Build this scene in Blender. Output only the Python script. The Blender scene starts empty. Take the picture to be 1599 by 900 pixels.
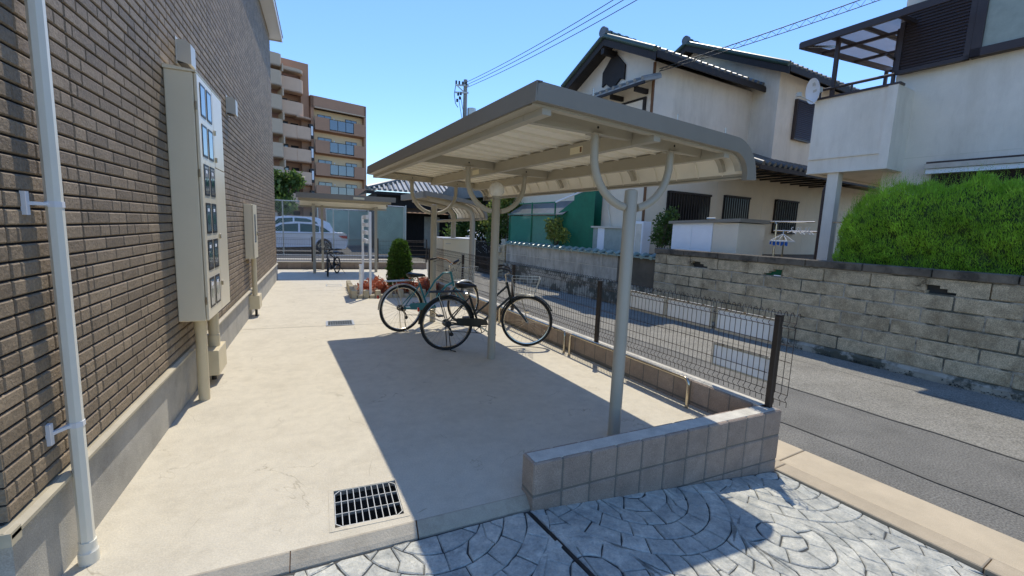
import bpy, math, random
import numpy as np
from mathutils import Vector, Matrix
random.seed(7); RS = np.random.RandomState(7)
S = bpy.context.scene; COL = S.collection
PI = math.pi; rad = math.radians
# ---------------- camera
HC = 1.58
def camera():
    F = 697.83; P, R, YW = rad(7.741), rad(2.2414), rad(-23.218)
    cp, sp, cr, sr = math.cos(P), math.sin(P), math.cos(R), math.sin(R)
    rot = lambda v: (cr*v[0]-sr*v[1], sr*v[0]+cr*v[1], v[2])
    rt, fw, up = rot((1,0,0)), rot((0,-sp,cp)), rot((0,-cp,-sp))
    Yc = [math.cos(YW)*a+math.sin(YW)*b for a, b in zip(fw, rt)]
    Xc = [math.cos(YW)*b-math.sin(YW)*a for a, b in zip(fw, rt)]
    w = [Xc, Yc, up]                       # rows: world axes in camera coords (x right, y down, z forward)
    right = [w[i][0] for i in range(3)]; upv = [-w[i][1] for i in range(3)]; back = [-w[i][2] for i in range(3)]
    m = Matrix(((right[0], upv[0], back[0], 0), (right[1], upv[1], back[1], 0), (right[2], upv[2], back[2], HC), (0,0,0,1)))
    cd = bpy.data.cameras.new('camera'); co = bpy.data.objects.new('camera', cd); COL.objects.link(co)
    co.matrix_world = m; cd.sensor_width = 36; cd.lens = F/1599*36; cd.clip_end = 2000; cd.clip_start = .05
    S.camera = co
camera()
# ---------------- light
SUN = Vector((.25, .38, 1.0)).normalized()
sel = math.asin(SUN.z); saz = math.atan2(SUN.x, SUN.y)
W = bpy.data.worlds.new('World'); S.world = W; W.use_nodes = True
nt = W.node_tree; bg = nt.nodes['Background']
sky = nt.nodes.new('ShaderNodeTexSky'); sky.sky_type = 'NISHITA'; sky.sun_disc = False
sky.sun_elevation = sel; sky.sun_rotation = saz; sky.air_density = 1.25; sky.dust_density = 0.0; sky.ozone_density = 5.0
wt = nt.nodes.new('ShaderNodeMix'); wt.data_type = 'RGBA'; wt.blend_type = 'MULTIPLY'; wt.inputs[0].default_value = 1; wt.inputs[7].default_value = (.62, .745, .95, 1)
nt.links.new(sky.outputs[0], wt.inputs[6]); nt.links.new(wt.outputs[2], bg.inputs[0]); bg.inputs[1].default_value = .15
sd = bpy.data.lights.new('sun', 'SUN'); sd.energy = 2.5; sd.angle = rad(.5); sd.color = (1, .93, .81)
so = bpy.data.objects.new('sun', sd); COL.objects.link(so); so.rotation_euler = SUN.to_track_quat('Z', 'Y').to_euler()
S.view_settings.view_transform = 'Standard'; S.view_settings.look = 'None'; S.view_settings.exposure = .66; S.view_settings.gamma = 1
# ---------------- materials
def mat(name, col, rough=.6, metal=0, var=.12, scale=6, col2=None, bump=0, bscale=60, alpha=1, emit=None, trans=0, tint=0, grain=0, spec=None, stains=None, leaf=False, veins=None, ior=None, gs=180):
    if name not in ('window_glass', 'blue_plastic', 'car_white', 'teal_paint', 'white_panel', 'green_net', 'green_tarp', 'white_plastic'):
        wf_ = lambda c: (min(1, c[0]*1.03), c[1]*.975, c[2]*.85)
        col = wf_(col); col2 = wf_(col2) if col2 else None
    m = bpy.data.materials.new(name); m.use_nodes = True; t = m.node_tree; b = t.nodes['Principled BSDF']
    N = t.nodes.new; L = t.links.new
    tc = N('ShaderNodeTexCoord'); geo = N('ShaderNodeNewGeometry')
    b.inputs['Roughness'].default_value = rough; b.inputs['Metallic'].default_value = metal
    if spec is not None: b.inputs['Specular IOR Level'].default_value = spec
    c2 = col2 or tuple(min(1, c*(1-2*var)) for c in col)
    n1 = N('ShaderNodeTexNoise'); n1.inputs['Scale'].default_value = scale; n1.inputs['Detail'].default_value = 8; n1.inputs['Roughness'].default_value = .65
    L(geo.outputs['Position'], n1.inputs['Vector'])
    r = N('ShaderNodeValToRGB'); r.color_ramp.elements[0].position = .32; r.color_ramp.elements[1].position = .68
    r.color_ramp.elements[0].color = (*c2, 1); r.color_ramp.elements[1].color = (*col, 1); L(n1.outputs[0], r.inputs[0])
    out = r.outputs[0]
    def mul(a, fac, c):   # mix a towards a*c by fac socket/value
        mx = N('ShaderNodeMix'); mx.data_type = 'RGBA'; mx.blend_type = 'MULTIPLY'
        if isinstance(fac, (int, float)): mx.inputs[0].default_value = fac
        else: L(fac, mx.inputs[0])
        L(a, mx.inputs[6])
        if isinstance(c, tuple): mx.inputs[7].default_value = (*c, 1)
        else: L(c, mx.inputs[7])
        return mx.outputs[2]
    if grain:
        n2 = N('ShaderNodeTexNoise'); n2.inputs['Scale'].default_value = gs; n2.inputs['Detail'].default_value = 3; L(geo.outputs['Position'], n2.inputs['Vector'])
        r2 = N('ShaderNodeValToRGB'); r2.color_ramp.elements[0].position = .38; r2.color_ramp.elements[1].position = .62
        g = 1-grain; r2.color_ramp.elements[0].color = (g, g, g, 1); L(n2.outputs[0], r2.inputs[0])
        out = mul(out, 1.0, r2.outputs[0])
    if tint:
        a = N('ShaderNodeAttribute'); a.attribute_name = 'tint'; oi = N('ShaderNodeObjectInfo')
        ad = N('ShaderNodeMath'); ad.operation = 'ADD'; L(a.outputs['Fac'], ad.inputs[0]); L(oi.outputs['Random'], ad.inputs[1])
        fr = N('ShaderNodeMath'); fr.operation = 'FRACT'; L(ad.outputs[0], fr.inputs[0])
        r3 = N('ShaderNodeMapRange'); r3.inputs[3].default_value = 1-tint; r3.inputs[4].default_value = 1+tint*.4; L(fr.outputs[0], r3.inputs[0])
        cb = N('ShaderNodeCombineColor'); [L(r3.outputs[0], cb.inputs[i]) for i in range(3)]
        out = mul(out, 1.0, cb.outputs[0])
    if stains:      # (scale, colour, low, high)
        n4 = N('ShaderNodeTexNoise'); n4.inputs['Scale'].default_value = stains[0]; n4.inputs['Detail'].default_value = 9; n4.inputs['Roughness'].default_value = .7
        mp = N('ShaderNodeMapping'); mp.inputs['Scale'].default_value = stains[4] if len(stains) > 4 else (1,1,1); mp.inputs['Location'].default_value = (3,7,1)
        L(geo.outputs['Position'], mp.inputs['Vector']); L(mp.outputs[0], n4.inputs['Vector'])
        r4 = N('ShaderNodeMapRange'); r4.inputs[1].default_value = stains[2]; r4.inputs[2].default_value = stains[3]; L(n4.outputs[0], r4.inputs[0])
        out = mul(out, r4.outputs[0], stains[1])
    if veins:      # thin wandering hairlines: (scale, width, colour)
        nv = N('ShaderNodeTexNoise'); nv.inputs['Scale'].default_value = veins[0]; nv.inputs['Detail'].default_value = 5; nv.inputs['Distortion'].default_value = .6
        L(geo.outputs['Position'], nv.inputs['Vector'])
        a1 = N('ShaderNodeMath'); a1.operation = 'SUBTRACT'; L(nv.outputs[0], a1.inputs[0]); a1.inputs[1].default_value = .5
        a2 = N('ShaderNodeMath'); a2.operation = 'ABSOLUTE'; L(a1.outputs[0], a2.inputs[0])
        a3 = N('ShaderNodeMapRange'); a3.inputs[1].default_value = 0; a3.inputs[2].default_value = veins[1]; a3.inputs[3].default_value = 1; a3.inputs[4].default_value = 0; L(a2.outputs[0], a3.inputs[0])
        nm = N('ShaderNodeTexNoise'); nm.inputs['Scale'].default_value = veins[0]*1.7; L(tc.outputs['Object'], nm.inputs['Vector'])
        a4 = N('ShaderNodeMapRange'); a4.inputs[1].default_value = .5; a4.inputs[2].default_value = .62; L(nm.outputs[0], a4.inputs[0])
        a5 = N('ShaderNodeMath'); a5.operation = 'MULTIPLY'; L(a3.outputs[0], a5.inputs[0]); L(a4.outputs[0], a5.inputs[1])
        out = mul(out, a5.outputs[0], veins[2])
    L(out, b.inputs['Base Color'])
    if ior: b.inputs['IOR'].default_value = ior
    if leaf:
        tr_ = N('ShaderNodeBsdfTranslucent'); ms = N('ShaderNodeMixShader'); ms.inputs[0].default_value = .45; mo = t.nodes['Material Output']
        L(out, tr_.inputs[0]); L(b.outputs[0], ms.inputs[1]); L(tr_.outputs[0], ms.inputs[2]); L(ms.outputs[0], mo.inputs[0])
    if bump:
        n3 = N('ShaderNodeTexNoise'); n3.inputs['Scale'].default_value = bscale; n3.inputs['Detail'].default_value = 6; n3.inputs['Roughness'].default_value = .6
        L(geo.outputs['Position'], n3.inputs['Vector'])
        bp = N('ShaderNodeBump'); bp.inputs['Strength'].default_value = bump; bp.inputs['Distance'].default_value = .01; L(n3.outputs[0], bp.inputs['Height']); L(bp.outputs[0], b.inputs['Normal'])
    if alpha < 1: b.inputs['Alpha'].default_value = alpha
    if trans: b.inputs['Transmission Weight'].default_value = trans
    if emit: b.inputs['Emission Color'].default_value = (*emit, 1); b.inputs['Emission Strength'].default_value = 1
    return m
M = dict(
 siding=mat('siding_tile', (.35,.28,.205), .62, var=.12, scale=9, bump=.7, bscale=70, tint=.26, grain=.22, gs=75, spec=.4),
 backing=mat('siding_joint', (.018,.015,.014), .8),
 found=mat('foundation_render', (.52,.52,.51), .85, var=.10, scale=3, bump=.35, bscale=140, grain=.22, stains=(2.2,(.72,.72,.72),.5,.7)),
 tan=mat('tan_metal', (.52,.48,.38), .5),
 conc=mat('slab_concrete', (.62,.59,.515), .78, var=.07, scale=11, bump=.3, bscale=70, grain=.12, col2=(.55,.525,.46), stains=(3.3,(.87,.86,.845),.46,.72), veins=(1.6,.005,(.68,.66,.62)), gs=120),
 kerb=mat('kerb_concrete', (.50,.46,.39), .8, var=.12, scale=4, bump=.35, bscale=90, grain=.12, stains=(5,(.78,.76,.74),.48,.66)),
 gut=mat('gutter_concrete', (.58,.50,.38), .8, var=.12, scale=2, bump=.3, bscale=90, grain=.1),
 kerbbrown=mat('brown_kerb', (.50,.43,.33), .8, var=.12, scale=3, bump=.3, grain=.1),
 stamp=mat('stamped_concrete', (.70,.71,.67), .55, var=.2, scale=9, col2=(.33,.36,.37), bump=1.2, bscale=30, tint=.14, grain=.16, gs=90, stains=(22,(.62,.64,.66),.5,.74)),
 grout=mat('dark_grout', (.06,.065,.07), .8),
 asph=mat('asphalt', (.25,.25,.24), .9, var=.12, scale=2.2, bump=.8, bscale=90, grain=.5, gs=75, stains=(1.6,(.84,.84,.84),.45,.65)),
 asph2=mat('pale_asphalt', (.35,.345,.32), .9, var=.10, scale=1.5, bump=.8, bscale=90, grain=.5, gs=70, stains=(2.2,(.86,.86,.85),.45,.62)),
 tar=mat('tar_seam', (.13,.13,.125), .8, stains=None),
 lot=mat('parking_asphalt', (.12,.12,.12), .9, var=.15, grain=.2),
 earth=mat('ground_earth', (.16,.14,.11), .95, var=.2, scale=2),
 block=mat('pink_block', (.47,.385,.335), .85, var=.12, scale=9, bump=.8, bscale=110, tint=.14, grain=.3),
 mortar=mat('mortar', (.20,.19,.175), .9, var=.1, scale=9, grain=.1),
 wblock=mat('weathered_block', (.76,.65,.47), .92, var=.2, scale=9, col2=(.47,.41,.30), bump=.9, bscale=80, tint=.14, grain=.4, gs=90, stains=(3.2,(.52,.49,.44),.46,.70,(1,1,.8))),
 wjoint=mat('grey_joint', (.85,.82,.74), .9, var=.1, scale=5, grain=.1),
 coping=mat('dark_coping', (.22,.195,.16), .9, var=.25, scale=5, bump=.5, tint=.15, grain=.2, stains=(4,(.4,.4,.4),.5,.64)),
 footing=mat('wall_footing', (.46,.44,.39), .9, var=.2, scale=4, bump=.5, stains=(2.5,(.25,.27,.25),.46,.54)),
 gwall=mat('grey_garden_wall', (.56,.535,.49), .9, var=.16, scale=3, bump=.4, tint=.1, grain=.12, stains=(3,(.6,.6,.6),.48,.66,(1,1,.25))),
 gtile=mat('green_glazed_tile', (.30,.42,.42), .3, var=.15, scale=8),
 stucco=mat('white_stucco', (.90,.86,.81), .85, var=.05, scale=2, bump=.35, bscale=160, grain=.05, stains=(1.5,(.80,.78,.74),.48,.74,(1,1,.22))),
 stucco2=mat('cream_stucco', (.84,.77,.66), .85, var=.05, scale=2, bump=.35, bscale=160, grain=.05),
 brown=mat('brown_aluminium', (.055,.040,.040), .45, var=.1),
 dwood=mat('dark_wood', (.030,.024,.022), .7, var=.2, scale=10),
 can=mat('canopy_steel', (.43,.41,.36), .40, var=.04, scale=3, spec=.5),
 canroof=mat('canopy_fascia', (.25,.235,.21), .42, var=.06, scale=2),
 deck=mat('canopy_deck', (.92,.91,.87), .5, var=.05, scale=2.5),
 box=mat('meter_box_paint', (.80,.74,.60), .30, var=.03, scale=2, spec=.6),
 pipew=mat('white_pvc', (.80,.81,.77), .35, var=.03),
 pipeb=mat('beige_pvc', (.68,.62,.47), .42, var=.04),
 grey=mat('vent_grey', (.55,.55,.53), .38, metal=.1, var=.04),
 black=mat('black_plastic', (.018,.018,.019), .45, var=.1),
 rubber=mat('tyre_rubber', (.02,.02,.02), .75, var=.1),
 chrome=mat('chrome', (.62,.61,.60), .25, metal=1, var=.05),
 stain=mat('stainless_tube', (.60,.56,.50), .22, metal=1, var=.1),
 galv=mat('galvanised', (.62,.64,.65), .42, metal=.8, var=.1),
 wire=mat('fence_wire', (.045,.035,.03), .5, metal=.3, var=.05),
 teal=mat('teal_paint', (.02,.20,.22), .28, var=.05, spec=.6),
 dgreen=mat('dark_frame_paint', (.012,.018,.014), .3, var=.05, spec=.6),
 glass=mat('window_glass', (.10,.13,.15), .05, var=.05, spec=.8, ior=1.9),
 cement=mat('cement_cap', (.70,.69,.65), .85, var=.15, scale=8, grain=.12, bump=.3),
 carglass=mat('car_glass', (.03,.10,.085), .08, var=.05),
 glassb=mat('dark_glass', (.012,.016,.018), .08, var=.05, spec=.5),
 panel=mat('white_panel', (.93,.94,.93), .5, var=.03),
 white=mat('white_plastic', (.78,.78,.76), .4, var=.03),
 globe=mat('milky_globe', (.93,.93,.93), .2, var=.02, trans=.15),
 skin=mat('seat_vinyl', (.012,.012,.013), .4, var=.1),
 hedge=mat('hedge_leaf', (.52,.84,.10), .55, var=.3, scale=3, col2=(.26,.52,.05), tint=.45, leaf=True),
 leaf=mat('leaf_green', (.16,.27,.06), .5, var=.3, scale=5, tint=.4, leaf=True),
 leafy=mat('leaf_yellow_green', (.36,.44,.10), .5, var=.25, scale=5, tint=.4, leaf=True),
 cyp=mat('cypress_leaf', (.12,.26,.03), .6, var=.3, scale=9, tint=.4, leaf=True),
 red=mat('red_leaf', (.72,.22,.12), .6, var=.3, scale=20, tint=.4, leaf=True),
 bark=mat('bark', (.13,.10,.075), .9, var=.2, bump=.5),
 stone=mat('edging_stone', (.60,.55,.43), .85, var=.12, scale=9, bump=.4, grain=.15, tint=.15),
 aptbr=mat('apartment_brown', (.50,.295,.20), .85, var=.05, scale=1),
 aptpk=mat('apartment_pink', (.74,.53,.40), .85, var=.04, scale=1),
 aptcr=mat('apartment_cream', (.93,.71,.47), .85, var=.03, scale=1),
 aptgr=mat('apartment_parapet', (.62,.50,.39), .85, var=.03, scale=1),
 green=mat('green_tarp', (.010,.19,.09), .6, var=.15, scale=3),
 net=mat('green_net', (.05,.34,.22), .6, var=.1, scale=4, alpha=.62),
 mesh=mat('teal_net', (.42,.60,.55), .7, var=.15, scale=2, alpha=.93),
 tileg=mat('kawara_tile', (.15,.17,.185), .38, var=.2, scale=6, tint=.2),
 tilep=mat('pale_kawara', (.34,.36,.38), .4, var=.15, scale=4, tint=.15),
 tilegr=mat('green_kawara', (.045,.095,.085), .35, var=.15, scale=6, tint=.2),
 carw=mat('car_white', (.80,.82,.84), .18, var=.01, spec=.7),
 carlt=mat('tail_light', (.45,.015,.01), .2, var=.05),
 poly=mat('polycarbonate', (.62,.60,.70), .3, var=.06, alpha=.6),
 pole=mat('concrete_pole', (.30,.31,.32), .8, var=.08),
 blue=mat('blue_plastic', (.02,.16,.60), .4, var=.05),
 orange=mat('rusty_brown', (.20,.09,.03), .6, var=.2),
 curtain=mat('curtain', (.40,.47,.46), .9, var=.1, scale=8),
 yellow=mat('label_cream', (.80,.76,.60), .6, var=.03),
)
# ---------------- geometry helpers
class MB:
    def __init__(s): s.v = []; s.f = []; s.t = []; s.ct = 0
    def add(s, vs, fs):
        o = len(s.v); s.v += [tuple(v) for v in vs]; s.f += [tuple(i+o for i in f) for f in fs]; s.t += [s.ct]*len(fs); return s
    def box(s, x0, x1, y0, y1, z0, z1):
        if x0 > x1: x0, x1 = x1, x0
        if y0 > y1: y0, y1 = y1, y0
        if z0 > z1: z0, z1 = z1, z0
        return s.add([(x0,y0,z0),(x1,y0,z0),(x1,y1,z0),(x0,y1,z0),(x0,y0,z1),(x1,y0,z1),(x1,y1,z1),(x0,y1,z1)],
              [(0,3,2,1),(4,5,6,7),(0,1,5,4),(1,2,6,5),(2,3,7,6),(3,0,4,7)])
    def cbox(s, x0, x1, y0, y1, z0, z1, c):   # box with chamfered vertical+horizontal edges (inset outer faces)
        o = []
        for (a0, a1, b0, b1, z) in ((x0+c, x1-c, y0+c, y1-c, z0), (x0, x1, y0, y1, z0+c), (x0, x1, y0, y1, z1-c), (x0+c, x1-c, y0+c, y1-c, z1)):
            for (x, y, cx, cy) in ((a0,b0,1,1),(a1,b0,-1,1),(a1,b1,-1,-1),(a0,b1,1,-1)):
                o += [(x, y+cy*c, z), (x+cx*c, y, z)] if cx*cy > 0 else [(x+cx*c, y, z), (x, y+cy*c, z)]
        fs = [tuple(reversed(range(8))), tuple(range(24, 32))]
        for k in range(3):
            for i in range(8): j = (i+1) % 8; fs.append((k*8+i, k*8+j, k*8+8+j, k*8+8+i))
        return s.add(o, fs)
    def obox(s, c, ax, ay, az, hx, hy, hz):
        c, ax, ay, az = Vector(c), Vector(ax), Vector(ay), Vector(az)
        vs = [c+ax*hx*i+ay*hy*j+az*hz*k for k in (-1,1) for i, j in ((-1,-1),(1,-1),(1,1),(-1,1))]
        return s.add(vs, [(0,3,2,1),(4,5,6,7),(0,1,5,4),(1,2,6,5),(2,3,7,6),(3,0,4,7)])
    def bar(s, a, b, w, h, up=(0,0,1)):
        a, b = Vector(a), Vector(b); d = (b-a); L = d.length; d.normalize(); u = Vector(up)
        if abs(d.dot(u)) > .95: u = Vector((1,0,0))
        sd_ = d.cross(u).normalized(); u = sd_.cross(d)
        return s.obox((a+b)/2, d, sd_, u, L/2, w/2, h/2)
    def tube(s, pts, r, n=8, closed=False, cap=True):
        P = [Vector(p) for p in pts]; m = len(P); rr = r if isinstance(r, (list, tuple)) else [r]*m
        T = []
        for i in range(m):
            a = P[i-1] if (i > 0 or closed) else P[i]; b = P[(i+1) % m] if (i < m-1 or closed) else P[i]
            t = (b-a); T.append(t.normalized() if t.length > 1e-9 else Vector((0,0,1)))
        u = T[0].orthogonal().normalized(); vs = []
        for i in range(m):
            u = (u-T[i]*u.dot(T[i])).normalized(); w = T[i].cross(u)
            for k in range(n):
                a = 2*PI*k/n+PI/n; vs.append(P[i]+(u*math.cos(a)+w*math.sin(a))*rr[i])
        fs = []
        for i in range(m if closed else m-1):
            j = (i+1) % m
            for k in range(n): l = (k+1) % n; fs.append((i*n+k, i*n+l, j*n+l, j*n+k))
        if cap and not closed: fs += [tuple(reversed(range(n))), tuple((m-1)*n+k for k in range(n))]
        return s.add(vs, fs)
    def cyl(s, x, y, z0, z1, r, n=16, r2=None): return s.tube([(x,y,z0),(x,y,z1)], [r, r2 or r], n)
    def prism(s, poly, axis, a, b):   # poly 2d in the two other axes (order xyz without axis)
        n = len(poly)
        def p3(p, t):
            return {'x': (t, p[0], p[1]), 'y': (p[0], t, p[1]), 'z': (p[0], p[1], t)}[axis]
        vs = [p3(p, a) for p in poly]+[p3(p, b) for p in poly]
        fs = [tuple(range(n)), tuple(reversed(range(n, 2*n)))]+[(i, i+n, (i+1) % n+n, (i+1) % n) for i in range(n)]
        return s.add(vs, fs)
    def sheet(s, prof, y0, y1, th=.002):   # profile polyline (x,z) swept along y, given thickness
        n = len(prof); vs = []
        for y in (y0, y1):
            for (x, z) in prof: vs.append((x, y, z))
            for (x, z) in prof: vs.append((x, y, z+th))
        fs = []
        for i in range(n-1):
            fs += [(i, i+1, 2*n+i+1, 2*n+i), (n+i, 3*n+i, 3*n+i+1, n+i+1), (i, n+i, n+i+1, i+1), (2*n+i, 2*n+i+1, 3*n+i+1, 3*n+i)]
        fs += [(0, 2*n, 3*n, n), (n-1, 2*n-1, 4*n-1, 3*n-1)]
        return s.add(vs, fs)
    def sphere(s, c, r, n=16, m=10, sz=1):
        vs = []; fs = []
        for i in range(m+1):
            a = PI*i/m
            for k in range(n): b = 2*PI*k/n; vs.append((c[0]+r*math.sin(a)*math.cos(b), c[1]+r*math.sin(a)*math.sin(b), c[2]+r*sz*math.cos(a)))
        for i in range(m):
            for k in range(n): l = (k+1) % n; fs.append((i*n+k, (i+1)*n+k, (i+1)*n+l, i*n+l))
        return s.add(vs, fs)
    def leaves(s, centers, size, rs=RS, up=.0, asp=.5):
        n = len(centers)
        d = rs.normal(size=(n,3)); d[:,2] += up; d /= np.linalg.norm(d, axis=1)[:,None]
        e = rs.normal(size=(n,3)); e -= (e*d).sum(1)[:,None]*d; e /= np.linalg.norm(e, axis=1)[:,None]
        sz = size*(.6+.8*rs.rand(n))[:,None]
        p = np.asarray(centers)
        q = np.stack([p, p+d*sz*.5+e*sz*asp*.5, p+d*sz, p+d*sz*.5-e*sz*asp*.5], 1).reshape(-1,3)
        o = len(s.v); s.v += [tuple(x) for x in q.tolist()]; s.f += [(o+4*i, o+4*i+1, o+4*i+2, o+4*i+3) for i in range(n)]
        s.t += rs.rand(n).tolist(); return s
OFF = {}
F0 = (0, 0, 0)
P1 = (2.076, 2.713); FU = (P1[0], P1[1], rad(5.56)); FQ = (0, 0, rad(7.55))
def wpt(fr, p):
    ox, oy, a = fr; c, s_ = math.cos(a), math.sin(a); return (ox+c*p[0]-s_*p[1], oy+s_*p[0]+c*p[1], p[2])
def props(o, label=None, cat=None, group=None, kind=None):
    if label: o['label'] = label
    if cat: o['category'] = cat
    if group: o['group'] = group
    if kind: o['kind'] = kind
    return o
def thing(name, label, cat, fr=F0, base=(0,0,0), group=None, kind=None):
    e = bpy.data.objects.new(name, None); COL.objects.link(e); e.empty_display_size = .1
    e.location = wpt(fr, base); e.rotation_euler[2] = fr[2]; OFF[e.name] = base
    return props(e, label, cat, group, kind)
def mesh_of(mb, off=(0,0,0), smooth=None, m=None, name='mesh'):
    me = bpy.data.meshes.new(name)
    v = np.array(mb.v, dtype=float)-np.array(off) if mb.v else np.zeros((0,3))
    me.from_pydata(v.tolist(), [], mb.f)
    if any(mb.t):
        at = me.attributes.new('tint', 'FLOAT', 'FACE'); at.data.foreach_set('value', np.array(mb.t, dtype=np.float32))
    if smooth:
        me.shade_smooth(); me.set_sharp_from_angle(angle=rad(smooth))
    if m: me.materials.append(M[m])
    return me
def part(name, mb, m, parent, smooth=None, label=None, kind=None, **kw):
    root = parent
    while root.parent: root = root.parent
    off = OFF.get(root.name, (0,0,0))
    o = bpy.data.objects.new(name, mesh_of(mb, off, smooth, m, name)); COL.objects.link(o); o.parent = parent
    return props(o, label, kind=kind)
def solo(name, mb, m, fr=F0, base=(0,0,0), label=None, cat=None, group=None, kind=None, smooth=None):
    o = bpy.data.objects.new(name, mesh_of(mb, base, smooth, m, name)); COL.objects.link(o)
    o.location = wpt(fr, base); o.rotation_euler[2] = fr[2]; OFF[o.name] = base
    return props(o, label, cat, group, kind)
def inst(name, me, parent, loc, rotz=0, fixoff=True, kind=None):   # child sharing mesh data; loc in the thing's frame coordinates
    o = bpy.data.objects.new(name, me); COL.objects.link(o); o.parent = parent
    root = parent
    while root.parent: root = root.parent
    off = OFF.get(root.name, (0,0,0)) if fixoff else (0,0,0)
    o.location = (loc[0]-off[0], loc[1]-off[1], loc[2]-off[2]); o.rotation_euler[2] = rotz
    if kind: o['kind'] = kind
    return o
def arc(cx, cz, r, a0, a1, n=10): return [(cx+r*math.cos(rad(a0+(a1-a0)*i/n)), cz+r*math.sin(rad(a0+(a1-a0)*i/n))) for i in range(n+1)]

# ================= SETTING =================
g = MB(); g.add([(-400,-400,-.5),(400,-400,-.5),(400,600,-.5),(-400,600,-.5)], [(0,1,2,3)])
solo('ground', g, 'earth', kind='structure')
# asphalt road in frame Q (x=n, y=q)
def sheetobj(name, rects, m, fr, z, **kw):
    b = MB()
    for (x0,x1,y0,y1) in rects: b.add([(x0,y0,z),(x1,y0,z),(x1,y1,z),(x0,y1,z)], [(0,1,2,3)])
    return solo(name, b, m, fr, kind='structure', **kw)
sheetobj('road', [(4.18,8.05,-40,90)], 'asph', FQ, -.28)
sheetobj('road_patch', [(5.80,7.95,-40,16)], 'asph2', FQ, -.276)
def wavy(n0, q0, q1, w):
    pts = []; q = q0
    while q <= q1: pts.append((n0+random.uniform(-.018,.018), q)); q += .35
    b = MB(); vs = []
    for (x,y) in pts: k = w*random.uniform(.5,1.2); vs += [(x-k,y,-.272),(x+k,y,-.272)]
    b.add(vs, [(2*i,2*i+1,2*i+3,2*i+2) for i in range(len(pts)-1)]); return b
solo('road_seam', wavy(5.80,-8,16,.012), 'tar', FQ, kind='structure')
solo('road_seam', wavy(4.62,-8,16,.022), 'tar', FQ, kind='structure')
solo('road_seam', wavy(7.2,-8,12,.008), 'tar', FQ, kind='structure')
sheetobj('side_street', [(8.05,60,24,30)], 'asph', FQ, -.277)
# gutter strips beside the road
gs = thing('gutter', None, None, FQ, (3.9,0,-.30), kind='structure')
y = -9.0
for L in [1.5]*6+[1.86,2.0]+[1.5]*10:
    b = MB(); b.cbox(3.775,4.18,y+.004,y+L-.004,-.36,-.272,.006); part('kerb_slab', b, 'gut', gs)
    y += L
y = -9.0
for L in [1.2]*9+[.3]+[1.2]*4:
    b = MB(); b.cbox(3.605,3.77,y+.003,y+L-.003,-.36,-.265,.006); part('kerb_strip', b, 'kerbbrown', gs); y += L
b = MB(); b.box(3.6,4.18,-9,14,-.38,-.30); part('bedding', b, 'grout', gs)
# concrete slab: near band with drain hole, mid and far slabs
def vx(y, V=1.08):   # x of the block wall inner face line at y
    U = (y-P1[1]-V*math.sin(FU[2]))/math.cos(FU[2]); return P1[0]+V*math.cos(FU[2])-U*math.sin(FU[2])
XL = -1.066
def yk(x): return 2.19+(x+.253)*.0372
slab = thing('concrete_slab', None, None, F0, (0,5,0), kind='structure')
def slabpiece(poly):
    b = MB(); b.prism([(p[0],p[1]) for p in poly], 'z', 0, -.2); part('slab', b, 'conc', slab)
px0,px1,py0,py1 = .012,.42,2.262,2.662
b = MB()
def top(poly): b.add([(p[0],p[1],0) for p in poly], [tuple(range(len(poly)))])
top([(-2.4,yk(-2.4)),(px0,yk(px0)),(px0,py0),(px0,py1),(px0,7.14),(XL-.05,7.14),(XL-.05,2.2),(-2.4,2.2)]) if False else None
top([(XL-.3,yk(XL-.3)),(px0,yk(px0)),(px0,7.14),(XL-.3,7.14)])
top([(px0,yk(px0)),(px1,yk(px1)),(px1,py0),(px0,py0)])
top([(px0,py1),(px1,py1),(px1,7.10),(px0,7.10)])
top([(px1,yk(px1)),(1.2,yk(1.10)),(1.2,2.38),(vx(2.5)+.05,2.42),(vx(7.12)+.05,7.12),(px1,7.12)])
top([(px0,7.10),(.04,7.10),(.04,7.14),(px0,7.14)])
part('slab', b, 'conc', slab)
b = MB()
top([(XL-.05,7.152),(.04,7.152),(.04,7.5),(.45,7.5),(.45,7.13),(vx(7.13)+.05,7.13),(vx(10.85)+.05,10.8),(XL-.05,10.86)])
part('slab', b, 'conc', slab)
b = MB()
top([(XL-.05,10.872),(vx(10.85)+.05,10.812),(3.4,15.55),(XL-1.5,15.55),(XL-1.5,13.1),(XL-.05,13.1)])
part('slab', b, 'conc', slab)
b = MB(); b.add([(-2.4,2.0,-.03),(3.2,2.3,-.03),(3.2,15.6,-.03),(-2.6,15.6,-.03)], [(0,1,2,3)])
# joint bottom (with drain pit holes kept clear)
b = MB()
for (x0,x1,y0,y1) in ((-1.1,.035,7.13,7.16),(.45,2.9,7.1,7.15),(-1.1,2.6,10.79,10.89)): b.box(x0,x1,y0,y1,-.03,-.012)
part('joint_filler', b, 'grout', slab)
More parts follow.
